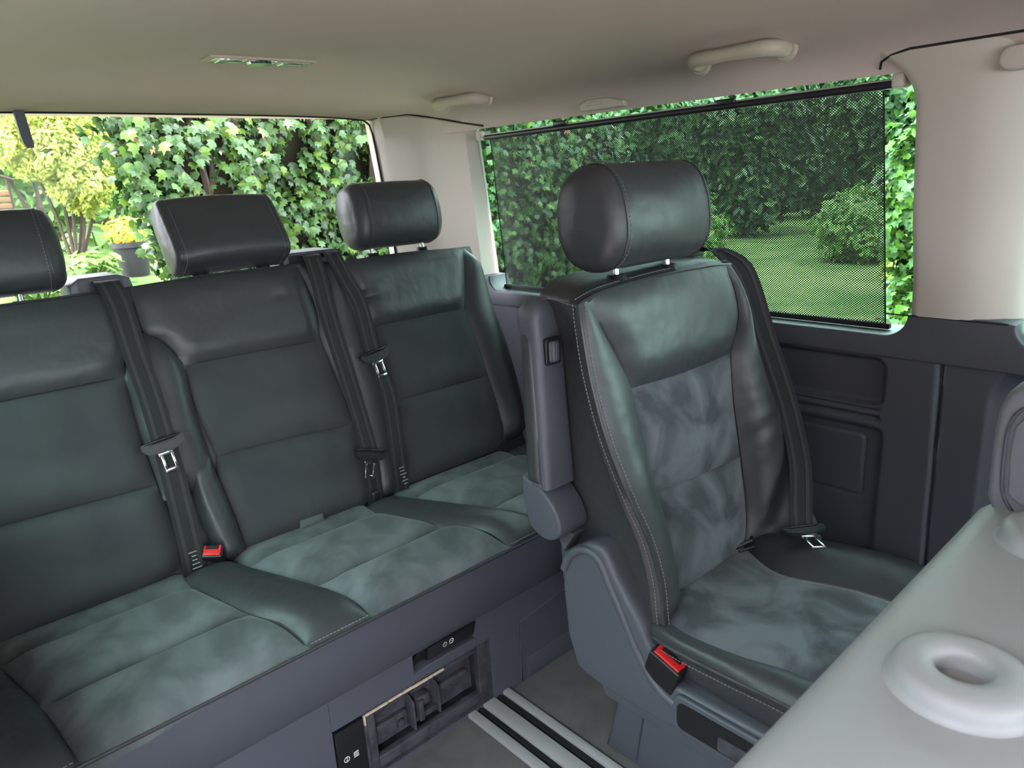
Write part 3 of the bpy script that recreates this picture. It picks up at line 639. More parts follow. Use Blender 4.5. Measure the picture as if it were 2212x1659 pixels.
# left bolster: inner seam to front piping edge
fe = [cb(.873, .425, .055), cb(.876, .50, .055), cb(.868, .575, .050), cb(.852, .65, .036), cb(.838, .75, .016), cb(.832, .85, .004), cb(.832, .93, 0), cb(.838, .974, -.004)]
pad('side_bolster', [fe[0], cb(.905, .418, .045), cb(.945, .415, .01)], [fe[-1], cb(.846, .976), cb(.858, .974)], l=fe[1:-1], r=K([(.957, .52), (.955, .618), (.945, .715), (.930, .816), (.905, .875), (.873, .935)], .002), H=.022, rad=.05, m=M_leather, **R_)
ge = [cb(1.335, .435, .05), cb(1.362, .505, .05), cb(1.362, .606, .042), cb(1.346, .70, .028), cb(1.332, .80, .012), cb(1.318, .90, .0), cb(1.285, .984, -.004)]
def wr(p): return .0022 * math.sin(95 * (p[2] - .7 * p[0]) + 5 * math.sin(17 * p[2])) * math.exp(-((p[2] - .68) / .09) ** 2)
pad('side_bolster', [cb(1.205, .413, .01), cb(1.26, .405, .03), ge[0]], [cb(1.262, .984), cb(1.275, .985), ge[-1]], l=K([(1.232, .494), (1.241, .602), (1.236, .72), (1.245, .814), (1.284, .875), (1.284, .925)], .002), r=ge[1:-1], H=.026, rad=.05, m=M_leather, disp=wr, ns=34, nt=60, **R_)
# sides, top and hard back
be = [(.890, .86, .40), (.889, .868, .50), (.887, .872, .60), (.884, .876, .75), (.880, .882, .86), (.868, .888, .935), (.858, .884, .972)]
f_, b_ = spline(fe, 40), spline(be, 40); rows = []
for i in range(41):
    t = i / 40; w = 1 - sm((t - .80) / .2); f1, b1 = Vector(f_[i]), Vector(b_[i])
    c_ = (f1 + b1) / 2; c_ = c_.lerp(Vector((b1.x - .002, f1.y + .022, c_.z)), w)
    rows.append([f1 * (1 - q) ** 2 + c_ * 2 * q * (1 - q) + b1 * q * q for q in np.linspace(0, 1, 17)])
MB().loft(rows, cap=False, closed=False).build('side_panel', M_leather, capt, True, 60)
re_ = [(1.31, .86, .40), (1.345, .875, .50), (1.350, .885, .60), (1.335, .895, .75), (1.322, .898, .87), (1.310, .895, .95), (1.285, .882, .978)]
pad('side_panel', [re_[0], ge[0]], [re_[-1], ge[-1]], l=re_[1:-1], r=ge[1:-1], H=.010, rad=.05, m=M_leather, parent=capt, face=(1, 0, 0))
tf = [fe[-1], cb(.90, .986), cb(1.06, .992), cb(1.20, .990), ge[-1]]
tb = [be[-1], (.93, .885, .990), (1.08, .885, .994), (1.22, .885, .990), re_[-1]]
pad('top_panel', tf, tb, H=.012, rad=.04, m=M_leather, parent=capt, face=(0, 0, 1), sides=(1, 0, 1, 1))
MB().prism([(.895, .40), (.905, .95), (.880, .982), (.86, .97), (.80, .93), (.78, .41)], 'x', .895, 1.300, .012).build('back_shell', M_plastic, capt, True, 50)
fes = spline(fe, 60); MB().tube(fes, .0032, 6).build('piping', M_leather, capt)
tps = spline(tf, 40); MB().tube(tps, .0032, 6).build('piping', M_leather, capt)
stitches(fes + np.array([.0075, -.002, 0]), (-.2, -1, 0), capt, lift=.004)
stitches(fes + np.array([-.002, .009, 0]), (-1, -.2, 0), capt, lift=.005)
stitches(tps + np.array([0, .009, .004]), (0, 0, 1), capt, lift=.003)
stitches(spline([be[-1], (.847, .84, .979), fe[-1]], 20) + np.array([-.004, 0, -.004]), (-1, 0, .3), capt, lift=.003)
headrest(capt, 1.028, .795, 1.014, .10, .295, .172, .140, n=2.35, endr=.034, taper=.06, posts=(-.070, .075), postlen=.026, front_flat=.95)
# cushion
U = dict(parent=capt, face=(0, -.1, 1))
lS = [(.915, .690, .425), (.880, .600, .432), (.885, .500, .434), (.905, .400, .436), (.92, .16, .430)]
rS = [(1.215, .690, .425), (1.150, .575, .432), (1.166, .485, .436), (1.181, .403, .438), (1.20, .16, .430)]
pad('suede_cushion', [lS[-1], rS[-1]], [lS[0], rS[0]], l=lS[-2:0:-1], r=rS[-2:0:-1], H=.016, rad=.07, m=M_suede_capt, **U)
lO = [(.872, .690, .405), (.852, .600, .412), (.850, .500, .414), (.852, .400, .416), (.86, .16, .410)]
rO = [(1.270, .690, .425), (1.305, .590, .436), (1.330, .490, .440), (1.338, .400, .438), (1.33, .16, .42)]
pad('cushion_bolster', [lO[-1], lS[-1]], [lO[0], lS[0]], l=lO[-2:0:-1], r=lS[-2:0:-1], H=.012, rad=.03, m=M_leather, nt=36, **U)
def wr2(p): return .0022 * math.sin(90 * p[1] + 60 * p[0] + 3 * math.sin(30 * p[1])) * math.exp(-((p[1] - .55) / .09) ** 2)
pad('cushion_bolster', [rS[-1], rO[-1]], [rS[0], rO[0]], l=rS[-2:0:-1], r=rO[-2:0:-1], H=.034, rad=.06, m=M_leather, disp=wr2, nt=44, **U)
lB = [(x + .004, y, .345) for x, y, z in lO]
pad('cushion_side', [lB[-1], lB[0]], [lO[-1], lO[0]], l=(), r=(), H=.008, rad=.03, m=M_leather, parent=capt, face=(-1, 0, 0), ns=30, nt=10)
MB().prism([(.16, .25), (.16, .405), (.70, .395), (.80, .25)], 'x', .868, 1.325, .01).build('cushion_base', M_leather, capt)
lOs = spline(lO, 50); MB().tube(lOs, .0032, 6).build('piping', M_leather, capt)
stitches(lOs + np.array([.008, 0, .004]), (0, 0, 1), capt, lift=.002); stitches(lOs + np.array([-.003, 0, -.009]), (-1, 0, 0), capt, lift=.003)
MB().tube([(1.155, .668, .447), (1.195, .655, .452), (1.21, .662, .450)], .004, 6).tube([(1.15, .655, .447), (1.18, .640, .450)], .003, 6).build('anchor_clip', M_black, capt)
# hard plastic recliner cover on the left
sh = [(.728, .254), (.791, .262), (.814, .271), (.836, .333), (.844, .431), (.841, .492), (.826, .513), (.805, .530), (.782, .543), (.760, .549), (.742, .547), (.728, .530), (.712, .500), (.690, .470), (.664, .437), (.645, .405), (.618, .365), (.600, .349), (.574, .347), (.15, .357), (.15, .262), (.45, .262)]
shield = MB().prism(sh, 'x', .846, .915, .012, 4).build('recliner_cover', M_plastic, capt, True, 50)
rg = spline([(.848, .836, .470), (.848, .822, .500), (.848, .800, .521), (.848, .772, .530), (.848, .748, .520), (.848, .726, .480), (.848, .700, .436), (.848, .672, .385), (.848, .636, .337), (.848, .600, .316), (.848, .52, .306), (.848, .30, .306)], 60)
MB().tube(rg, .0085, 10).build('ridge', M_plastic, shield, True, 60)
MB().prism([(p[0], p[1]) for p in rrect(.30, .588, .270, .342, .016)], 'x', .838, .850, .004).build('tray_rim', M_plastic, shield)
MB().prism(rrect(.30, .578, .282, .332, .012), 'x', .836, .8395).build('tray_recess', M_black, shield, False)
MB().prism(rrect(.44, .50, .286, .312, .004), 'x', .834, .8365).build('tray_step', M_dust, shield, False)
buckle(capt, (.852, .604, .392), (-.12, -.36, .93), (.05, -.80, -.45), .062)
# folded-up armrest
ar = thing('armrest', '', '') ; bpy.data.objects.remove(ar)
def arm_ring(z, x0, x1, y0, y1, r):
    return [(x, y, z) for x, y in rrect(x0, x1, y0, y1, r, 4)]
rings = []
for z, k in ((.640, 1), (.70, 1), (.78, 1), (.86, 1), (.91, 1), (.938, .97), (.956, .88), (.968, .70), (.974, .45), (.976, .1)):
    lean = (z - .64) * .055; w = .076 * k if k < 1 else .076 - (z - .64) * .03
    xm = .846; d = .050 * (k if k < .8 else 1)
    rings.append(arm_ring(z, xm - w / 2, xm + w / 2, .856 + lean - d / 2, .856 + lean + d / 2, min(.014, w / 2.2, d / 2.2)))
arm = MB().loft(rings).build('armrest', M_plastic, capt, True, 60)
MB().tube([(.809, .850, .645), (.812, .858, .80), (.815, .864, .90), (.824, .868, .945), (.836, .870, .962)], .004, 8).build('rim', M_plastic, arm)
pad('padded_cover', [(.806, .846, .650), (.806, .878, .650)], [(.818, .862, .935), (.818, .890, .930)], H=.006, rad=.012, m=M_leather, parent=arm, face=(-1, 0, 0), ns=10)
MB().prism(rrect(.826, .862, .862, .910, .006), 'y', .8385, .850, .002).build('wheel_pocket', M_black, arm)
wm = MB(); rr = []
for zz in (.868, .871, .901, .904):
    kk = .0135 if zz in (.871, .901) else .0115
    rr.append([(.845 + kk * (1 + .06 * (i % 2)) * math.cos(2 * math.pi * i / 36), .846 + kk * (1 + .06 * (i % 2)) * math.sin(2 * math.pi * i / 36), zz) for i in range(36)])
wm.loft(rr).build('adjuster_wheel', M_plastic, arm, True, 20)
hubp = [(.882 - .012, .655), (.862, .652), (.836, .630)] + [(.852 + .043 * math.cos(math.radians(a)), .592 + .043 * math.sin(math.radians(a))) for a in range(150 - 120, -200, -15)] + [(.898, .648)]
hubp = [(.895, .655), (.872, .650), (.850, .636)] + [(.850 + .046 * math.cos(math.radians(a)), .590 + .046 * math.sin(math.radians(a))) for a in range(100, 371, 15)]
hubp = [(.900, .652), (.868, .645), (.838, .628), (.818, .606), (.806, .580), (.810, .560), (.828, .545), (.850, .541), (.872, .548), (.888, .564), (.896, .590), (.900, .62)]
MB().prism([tuple(p) for p in np.array(spline([(a, b_, 0) for a, b_ in hubp], 40))[:, :2]], 'x', .810, .882, .005, 3).build('pivot_hub', M_plastic, arm, True, 50)
MB().prism([(.868, .556), (.815, .545), (.842, .500)], 'x', .852, .89, .003).build('pivot_bracket', M_plastic, capt)
# pedestal
MB().prism([(.786, .200), (.838, 0), (.10, 0), (.10, .235), (.60, .235)], 'x', .950, 1.26, .012, 3).build('pedestal', M_plastic, capt, True, 40)
MB().tube([(.951, .70, .168), (.949, .725, .165), (.949, .735, .15), (.949, .755, .02)], .004, 8).build('moulded_edge', M_plastic, capt)
MB().prism([(.15, .205), (.15, .262), (.80, .262), (.772, .205)], 'x', .880, 1.31, .006).build('seat_pan', M_plastic, capt)
# belt outlet on the right shoulder, anchor flap below
og = MB().loft([[(1.25, .86, z), (1.31 + .02 * (1.06 - z), .86, z), (1.335 + .05 * (1.06 - z), .895, z), (1.33, .945, z), (1.26, .945, z)] for z in (.955, 1.0, 1.03)] + [[(1.262, .868, 1.052), (1.305, .868, 1.052), (1.325, .895, 1.052), (1.32, .935, 1.052), (1.27, .935, 1.052)], [(1.275, .88, 1.062), (1.295, .88, 1.062), (1.31, .895, 1.062), (1.305, .92, 1.062), (1.28, .92, 1.062)]])
og.build('belt_outlet', M_plastic, capt, True, 50)
MB().box((1.285, .858, 1.006), (.060, .010, .022), .004).build('outlet_slot', M_black, capt)
MB().prism([(.74, .40), (.74, .62), (.70, .60), (.60, .455), (.58, .40)], 'x', 1.335, 1.36, .004).build('anchor_flap', M_plastic, capt)
belt('dark seat belt draped over the captain seat shoulder, steel tongue resting beside its cushion',
     [(1.285, .862, 1.012), (1.297, .835, 1.010), (1.320, .800, .992), (1.338, .770, .955), (1.362, .735, .83), (1.368, .682, .69), (1.322, .625, .585), (1.268, .592, .512), (1.250, .578, .480)],
     .046, (1.239, .570, .488), (.80, -.6, .03), (-.72, -.66, -.10), wdir=[(.8, -.6, -.3), (.75, -.66, -.1), (.78, -.6, 0), (.80, -.6, 0)])

# ------------------------------------------------------------------ near seat folded flat (right foreground)
fg = thing('folded_seat', 'light grey plastic back of a seat folded flat, with a round recessed knob', 'seat', (.60, -.10, 0))
sec = []
for x, k in ((.262, .6), (.268, .85), (.285, 1), (.40, 1), (.60, 1), (.80, 1), (.912, 1), (.925, .9), (.93, .6)):
    pr = [(.216, .730), (.2175, .752), (.212, .768), (.203, .776), (.188, .780), (.10, .7805), (-.10, .780), (-.40, .775), (-.46, .75), (-.46, .68), (.20, .68)]
    sec.append([(x, -.12 + (y + .12) * (1 - (1 - k) * .03), .72 + (z - .72) * (1 - (1 - k) * .25)) for y, z in pr])
MB().loft(sec).build('back_panel', M_shell, fg, True, 75)
for kx, ky in ((.553, .125), (.845, .125)):
    kn = MB(); c = Vector((kx, ky, .779)); prof = [(.056, 0), (.052, .0025), (.050, .008), (.0485, .014), (.045, .0185), (.040, .0205), (.030, .0215), (.0225, .0205), (.0195, .0175), (.0185, .012), (.018, .002)]
    kn.loft([[c + Vector((r * math.cos(a), r * math.sin(a), h)) for a in np.linspace(0, 2 * math.pi, 49)[:-1]] for r, h in prof], cap=False)
    kn.add([c + Vector((.018 * math.cos(a), .018 * math.sin(a), .003)) for a in np.linspace(0, 2 * math.pi, 25)[:-1]], [tuple(range(24))])
    kn.build('round_knob', M_shell, fg, True, 80)
arm2 = MB().prism([(-.40, .765), (.196, .765), (.206, .79), (.208, .86), (.206, .895), (.199, .915), (.186, .928), (.165, .933), (-.40, .938)], 'x', .905, .965, .010, 4).build('armrest', M_shell2, fg, True, 50)
MB().prism([(-.40, .79), (.172, .79), (.184, .80), (.188, .85), (.186, .880), (.176, .896), (.155, .901), (-.40, .905)], 'x', .9005, .906, .0018, 2).build('inset_panel', M_shell2, arm2, True, 50)
MB().tube(spline([(.9045, .176, .775), (.9045, .190, .80), (.9045, .194, .85), (.9045, .192, .882), (.9045, .180, .902), (.9045, .155, .907)], 40), .0022, 6).build('groove', M_plastic, arm2)
MB().box((.60, -.12, .60), (.50, .56, .20), .04).box((.60, -.12, .25), (.34, .50, .50), .03).build('seat_base', M_plastic, fg, True, 50)

# ------------------------------------------------------------------ ceiling fittings
def grab(name_label, pa, pb, inward, h):
    """handle bowed away from its two feet"""
    a, b_ = Vector(pa), Vector(pb); n_ = Vector(inward).normalized(); t = (b_ - a)
    g = thing('grab_handle', name_label, 'handle', (a + b_) / 2, 'ceiling grab handles')
    pts = [a + n_ * -.004, a + n_ * h * .55 + t * .02, a + n_ * h * .93 + t * .10, a + n_ * h * 1.05 + t * .25, a + n_ * h * 1.08 + t * .5, a + n_ * h * 1.05 + t * .75, a + n_ * h * .93 + t * .90, b_ + n_ * h * .55 - t * .02, b_ + n_ * -.004]
    P_ = spline(pts, 40); r = [.0125 + .003 * abs(math.cos(math.pi * i / 40)) for i in range(41)]
    MB().tube(P_, r, 14, up=n_).build('grip', M_handle, g, True, 70)
    for p, s in ((a, 1), (b_, -1)):
        MB().tube([p - n_ * .002, p + n_ * .006], [.023, .020], 16).build('foot', M_handle, g)
grab('large cream grab handle on the ceiling above the blind, nearer the camera', (1.392, .918, 1.376), (1.390, .732, 1.377), (-.95, 0, .04), .050)
grab('cream grab handle on the ceiling close to the rear pillar, farther from the camera', (1.362, 1.755, 1.380), (1.380, 1.590, 1.382), (-.95, 0, .04), .046)
clip = thing('ceiling_clip', 'small flat cream clip plate at the headliner edge above the blind', 'clip', (1.455, 1.24, 1.33))
MB().prism([(1.30, 1.322), (1.31, 1.337), (1.28, 1.347), (1.22, 1.347), (1.17, 1.335), (1.165, 1.322)], 'x', 1.440, 1.462, .003).build('plate', M_cream, clip)
MB().prism([(1.285, 1.333), (1.275, 1.341), (1.235, 1.341), (1.232, 1.333)], 'x', 1.437, 1.441, .001).build('recess', M_handle, clip)
lamp = thing('ceiling_lamp', 'slim rectangular reading lamp with clear lens set in the headliner', 'lamp', (.745, 1.592, 1.444))
def zl(x, y): return zc(x, y)
tilt = Matrix.Rotation(math.radians(-3.0), 3, 'Z') @ Matrix.Rotation(math.radians(0), 3, 'X')
MB().box((.745, 1.594, 1.4425), (.232, .066, .006), .002, tilt).build('frame', M_handle, lamp)
MB().box((.745, 1.594, 1.4395), (.208, .046, .004), .001, tilt).build('lens', M_lens, lamp)
mb = MB(); mb.tube([(.745, 1.594, 1.4385), (.745, 1.594, 1.4345)], [.030, .026], 24).build('round_bulb_cover', M_chrome, lamp)
for dx in (-.068, .068): MB().box((.745 + dx, 1.594 - dx * .05, 1.438), (.05, .034, .005), .002, tilt).build('reflector', M_chrome, lamp)
# hanging strap at the rear window
stp = thing('pull_strap', 'dark grey plastic strap hanging at the top of the rear window', 'strap', (.375, 2.115, 1.38))
MB().loft([[(.374 + dx - w / 2, 2.105, z), (.374 + dx + w / 2, 2.105, z), (.374 + dx + w / 2, 2.120, z), (.374 + dx - w / 2, 2.120, z)] for z, dx, w in ((1.392, -.004, .021), (1.36, -.002, .022), (1.33, .0, .022), (1.312, .002, .020), (1.303, .004, .015))]).build('strap', M_plastic, stp)

# ------------------------------------------------------------------ roller blind
bl = thing('roller_blind', 'perforated dark mesh roller blind pulled up over the side window', 'blind', (1.55, 1.15, .83))
q = [(1.563, .574, .838), (1.563, 1.756, .836), (1.472, 1.690, 1.285), (1.472, .580, 1.292)]
me = bpy.data.meshes.new('mesh_cloth'); c = np.mean(q, 0); me.from_pydata([tuple(np.array(p) - c) for p in q], [], [(0, 1, 2, 3)])
uv = me.uv_layers.new(); H_ = .458
for li, (u_, v_) in enumerate(((0, 0), (1.182, 0), (1.116, H_), (.006, H_))): uv.data[li].uv = (u_, v_)
me.materials.append(M_net); put(bpy.data.objects.new('mesh_cloth', me), bl, c)
ya, yb_ = .566, 1.712
MB().tube([(1.4705, ya, 1.2975), (1.4705, yb_, 1.2895)], .0075, 10).build('top_rail', M_black, bl)
MB().tube([(1.4715, ya, 1.306), (1.4715, yb_, 1.298)], .0018, 6).build('rail_highlight_strip', M_alu, bl)
for y in (.905, 1.400): MB().box((1.466, y, 1.304), (.010, .045, .012), .003).build('pull_tab', M_black, bl)
for y, z in ((.553, 1.303), (1.730, 1.297)):
    MB().box((1.468, y, z), (.022, .022, .026), .005).tube([(1.478, y, z), (1.500, y, z)], .012, 12).build('hook', M_cream, bl)
for y0, y1 in ((.574, .580), (1.756, 1.690)): MB().tube([(1.562, y0, .838), (1.471, y1, 1.288)], .0016, 5).build('side_hem', M_rubber, bl)
MB().box((1.565, 1.165, .832), (.016, 1.20, .012), .003).build('roller_slot', M_rubber, bl)

# ------------------------------------------------------------------ garden outside
def gz(x, y): return -.50 + 1.15 * sm((y - 3.5) / 1.9) * sm((4.0 - x) / 1.8)
GX = np.r_[-30, -12, -4, np.linspace(-1.5, 5, 27), 7, 10, 14, 20, 40]; GY = np.r_[-20, -8, -2, 2, np.linspace(3, 8, 21), 10, 14, 20, 40]
V = [(x, y, gz(x, y)) for y in GY for x in GX]; n = len(GX)
ground = struct(mesh('ground', V, [(i * n + j, i * n + j + 1, (i + 1) * n + j + 1, (i + 1) * n + j) for i in range(len(GY) - 1) for j in range(n - 1)], M_lawn, None, True))
pv = MB().box((-.75, -5.3, -.49), (14.5, 17.4, .06)).build('paving', M_pave, None, False); struct(pv)

IVY = ([(0, -.5, 0), (.22, -.42, .02), (.46, -.22, -.03), (.30, -.04, .03), (.40, .20, -.03), (.14, .20, .02), (0, .56, -.06), (-.14, .20, .02), (-.40, .20, -.03), (-.30, -.04, .03), (-.46, -.22, -.03), (-.22, -.42, .02), (0, -.05, .07)],
       [(i, (i + 1) % 12, 12) for i in range(12)])
OVAL = ([(0, -.5, 0), (.20, -.15, .05), (.17, .22, .04), (0, .55, -.04), (-.17, .22, .04), (-.20, -.15, .05), (0, 0, -.03)], [(i, (i + 1) % 6, 6) for i in range(6)])
DIA = ([(0, -.5, 0), (.24, 0, .06), (0, .5, 0), (-.24, 0, .06)], [(0, 1, 3), (1, 2, 3)])
rng = np.random.default_rng(5)
def cloud(name, C_, N_, S_, tmpl, mats, probs, parent, kind='stuff', spread=.5, hang=True):
    n_ = len(C_); tv = np.array(tmpl[0], float); tf_ = np.array(tmpl[1], int)
    N_ = N_ + rng.normal(0, spread, (n_, 3)); N_ /= np.linalg.norm(N_, axis=1, keepdims=True)
    dn = np.array([[0, 0, -1.0]]) + rng.normal(0, .45 if hang else 1.5, (n_, 3)); U_ = dn - (dn * N_).sum(1, keepdims=True) * N_; U_ /= np.linalg.norm(U_, axis=1, keepdims=True)
    X_ = np.cross(U_, N_)
    v = C_[:, None] + S_[:, None, None] * (tv[None, :, 0:1] * X_[:, None] + tv[None, :, 1:2] * U_[:, None] + tv[None, :, 2:3] * N_[:, None])
    f = (tf_[None] + (np.arange(n_) * len(tv))[:, None, None]).reshape(-1, 3); v = v.reshape(-1, 3)
    c = v.mean(0) if parent is None else np.array(WL[parent.name][:]); v = v - c
    me = bpy.data.meshes.new(name); me.vertices.add(len(v)); me.vertices.foreach_set('co', v.ravel())
    me.loops.add(f.size); me.loops.foreach_set('vertex_index', f.ravel().astype(np.int32))
    me.polygons.add(len(f)); me.polygons.foreach_set('loop_start', np.arange(0, f.size, 3, dtype=np.int32)); me.polygons.foreach_set('loop_total', np.full(len(f), 3, dtype=np.int32))
    for m in mats: me.materials.append(m)
    mi = rng.choice(len(mats), n_, p=probs); me.polygons.foreach_set('material_index', np.repeat(mi, len(tf_)).astype(np.int32))
    me.update(); me.validate()
    o = put(bpy.data.objects.new(name, me), parent, c); o['kind'] = kind; return o
# ivy wall
ivy = thing('ivy_hedge', 'tall hedge of glossy dark green ivy behind the rear window', 'ivy', (2.2, 3.4, -.5))
def ivy_left(z): return np.interp(z, [-.5, .5, .75, .9, 1.5, 2.6], [1.25, 1.15, 1.05, .94, .78, .62])
def ivy_y(x, z): return 3.30 + .10 * np.sin(3.1 * x + 1.3 * z) + .09 * np.sin(5.3 * z - 2.1 * x) + .05 * np.sin(11 * x) * np.sin(9 * z)
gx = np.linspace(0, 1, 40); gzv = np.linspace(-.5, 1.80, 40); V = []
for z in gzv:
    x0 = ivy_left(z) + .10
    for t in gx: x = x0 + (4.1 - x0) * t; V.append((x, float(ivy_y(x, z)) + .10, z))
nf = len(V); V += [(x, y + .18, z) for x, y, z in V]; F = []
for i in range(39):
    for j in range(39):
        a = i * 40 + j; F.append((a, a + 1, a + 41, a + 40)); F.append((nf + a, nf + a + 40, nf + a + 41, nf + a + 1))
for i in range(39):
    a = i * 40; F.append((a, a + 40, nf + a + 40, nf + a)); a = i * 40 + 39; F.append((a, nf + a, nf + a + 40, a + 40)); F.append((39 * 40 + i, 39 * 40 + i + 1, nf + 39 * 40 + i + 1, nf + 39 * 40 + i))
mesh('shade_backing', V, F, M_shade, ivy)  # dark backing sheet, shade put into its colour; real stems follow
st_ = MB()
for i in range(14):
    x = rng.uniform(1.15, 3.8); pts = [(x + .1 * math.sin(3 * z + i), float(ivy_y(x, z)) + .06, z) for z in np.linspace(-.4, 1.75, 9)]
    st_.tube(pts, [.016] * 9, 5)
st_.build('stem', M_bark, ivy)
def ivy_pts(n_, x0, x1, z0, z1, dy):
    z = rng.uniform(z0, z1, n_ * 2); x = rng.uniform(x0, x1, n_ * 2); k = x > ivy_left(z) + rng.normal(0, .03, n_ * 2); x, z = x[k][:n_], z[k][:n_]
    y = ivy_y(x, z) + dy + rng.normal(0, .045, len(x)); return np.stack([x, y, z], 1)
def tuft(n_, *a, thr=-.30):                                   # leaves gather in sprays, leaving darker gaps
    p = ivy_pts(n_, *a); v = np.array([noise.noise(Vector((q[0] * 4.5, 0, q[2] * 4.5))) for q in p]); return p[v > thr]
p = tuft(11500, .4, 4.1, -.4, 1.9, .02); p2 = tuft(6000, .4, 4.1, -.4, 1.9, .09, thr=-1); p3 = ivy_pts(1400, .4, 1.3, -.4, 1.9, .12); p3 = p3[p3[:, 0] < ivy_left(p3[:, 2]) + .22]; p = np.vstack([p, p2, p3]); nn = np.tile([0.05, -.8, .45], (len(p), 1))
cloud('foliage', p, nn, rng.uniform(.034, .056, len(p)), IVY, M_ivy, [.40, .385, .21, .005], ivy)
lm = []
for k in range(4):
    me = bpy.data.meshes.new('leaf'); me.from_pydata(IVY[0], [], IVY[1]); me.materials.append(M_ivy[k]); lm.append(me)
p = tuft(560, .62, 2.05, .72, 1.52, -.05)[:300]
for i, q in enumerate(p):
    o = bpy.data.objects.new('leaf', lm[rng.choice(4, p=[.36, .40, .23, .01])]); COL.objects.link(o); o.parent = ivy
    nv = Vector((rng.normal(.05, .45), -.85, .45 + rng.normal(0, .35))).normalized(); dn = Vector((rng.normal(0, .4), 0, -1)); dn = (dn - nv * dn.dot(nv)).normalized()
    s = rng.uniform(.042, .064); o.matrix_basis = Matrix.Translation(Vector(q) - WL[ivy.name]) @ Matrix((dn.cross(nv), dn, nv)).transposed().to_4x4() @ Matrix.Scale(s, 4)

def blob(n_, c, r, shell=.55):
    d = rng.normal(0, 1, (n_, 3)); d /= np.linalg.norm(d, axis=1, keepdims=True)
    rad = shell + (1 - shell) * rng.random(n_) ** .6
    k = np.array([noise.noise(Vector(q * 2.4) + Vector(c)) for q in d]); rad *= 1 + .45 * k
    return np.array(c) + d * rad[:, None] * np.array(r), d + np.array([0, 0, .6])
def plant(name, label, cat, base, crowns, n_, size, tmpl, mats, probs, trunk=None, group=None, hang=False, tr_r=None):
    t = thing(name, label, cat, base, group); Cs = []; Ns = []
    for c, r in crowns:
        a, b_ = blob(int(n_ / len(crowns)), c, r); Cs.append(a); Ns.append(b_)
    Cs = np.vstack(Cs); Ns = np.vstack(Ns)
    cloud('foliage', Cs, Ns, rng.uniform(size * .6, size * 1.2, len(Cs)), tmpl, mats, probs, t, hang=hang)
    b = Vector(base); tr = MB()
    tops = trunk or [tuple(Vector(c)) for c, r in crowns]
    for q in tops: tr.tube([b, b.lerp(Vector(q), .5) + Vector((.03, .02, 0)), q], [tr_r or .02 + .02 * len(crowns), tr_r or .02, .008], 6)
    tr.build('trunk', M_bark, t)
    return t
plant('yellow_shrub', 'bright yellow-green shrub left of the ivy hedge', 'shrub', (1.17, 5.9, gz(1.17, 5.9)), [((1.22, 5.9, 1.50), (.20, .25, .30)), ((1.32, 5.9, 1.30), (.18, .25, .22)), ((1.16, 6.0, 1.80), (.22, .25, .30)), ((1.38, 6.0, 1.62), (.24, .25, .35)), ((1.05, 6.1, 1.55), (.16, .2, .2)), ((1.50, 6.1, 1.45), (.16, .2, .25))], 14000, .042, OVAL, M_yellow, [.65, .35], tr_r=.012)
plant('garden_tree', 'light green leafy tree at far left of the rear window', 'tree', (1.52, 8.8, gz(1.5, 8.8)), [((1.45, 8.8, 1.95), (.55, .6, .5)), ((1.0, 9.0, 1.75), (.5, .6, .4)), ((1.9, 9.0, 2.3), (.6, .6, .6))], 7000, .10, OVAL, M_green, [.4, .6], trunk=[(1.52, 8.8, 1.9), (1.30, 8.9, 1.6)])
plant('garden_tree', 'deep green tree filling the gap beyond the yellow shrub', 'tree', (2.4, 12.5, .5), [((1.6, 12.5, 1.6), (1.3, .9, 1.2)), ((3.0, 12.8, 2.0), (1.4, .9, 1.5)), ((.6, 13, 2.2), (1.2, .9, 1.5)), ((4.2, 13, 1.6), (1.2, .9, 1.4))], 7000, .17, OVAL, M_green, [.6, .4])
# low garden plants, one thing each
for i, (x, y, h, big) in enumerate([(1.42, 6.25, .42, 1), (1.14, 5.35, .22, 0), (1.85, 6.9, .46, 1), (1.02, 4.7, .18, 0), (.80, 5.1, .22, 0), (1.98, 5.2, .18, 0)]):
    lab = ['broad-leaved bright green plant nearest the flower pot', 'low leafy plant in front of the yellow shrub', 'tall broad-leaved plant behind the flower pot', 'low leafy plant before the flower pot', 'low leafy plant at the left edge of the lawn', 'low leafy plant beside the foot of the ivy'][i]
    b = (x, y, gz(x, y)); t = thing('leafy_plant', lab, 'plant', b, 'low garden plants')
    k = 26 if big else 60; a = rng.uniform(0, 6.28, k); r = np.sqrt(rng.random(k)) * (.27 if big else .17)
    Cs = np.stack([x + r * np.cos(a), y + r * np.sin(a), b[2] + h * (1 - .5 * (r / .3)) * rng.uniform(.5, 1.05, k)], 1); Ns = np.stack([np.cos(a) * .4, np.sin(a) * .4 - .2, np.full(k, 1.0)], 1)
    cloud('foliage', Cs, Ns, rng.uniform(.7, 1.2, k) * (.22 if big else .11), OVAL, M_green, [.35, .65], t, hang=False, spread=.25)
    tr = MB()
    for cc in Cs[::3]: tr.tube([(x, y, b[2] - .01), tuple(cc)], .006, 5)
    tr.build('stem', M_green[1], t)
pot = thing('flower_pot', 'black plastic flower pot with yellow flowers on the grass', 'pot', (1.46, 5.55, gz(1.46, 5.55)))
pz = gz(1.46, 5.55)
MB().loft([[(1.46 + r * math.cos(a), 5.55 + r * math.sin(a), pz + h) for a in np.linspace(0, 2 * math.pi, 25)[:-1]] for r, h in ((.085, -.01), (.115, .20), (.125, .20), (.125, .235), (.112, .235), (.108, .20))]).build('pot', M_pot, pot, True, 30)
MB().tube([(1.46, 5.55, pz + .195), (1.46, 5.55, pz + .205)], .108, 20).build('soil', M_bark, pot)
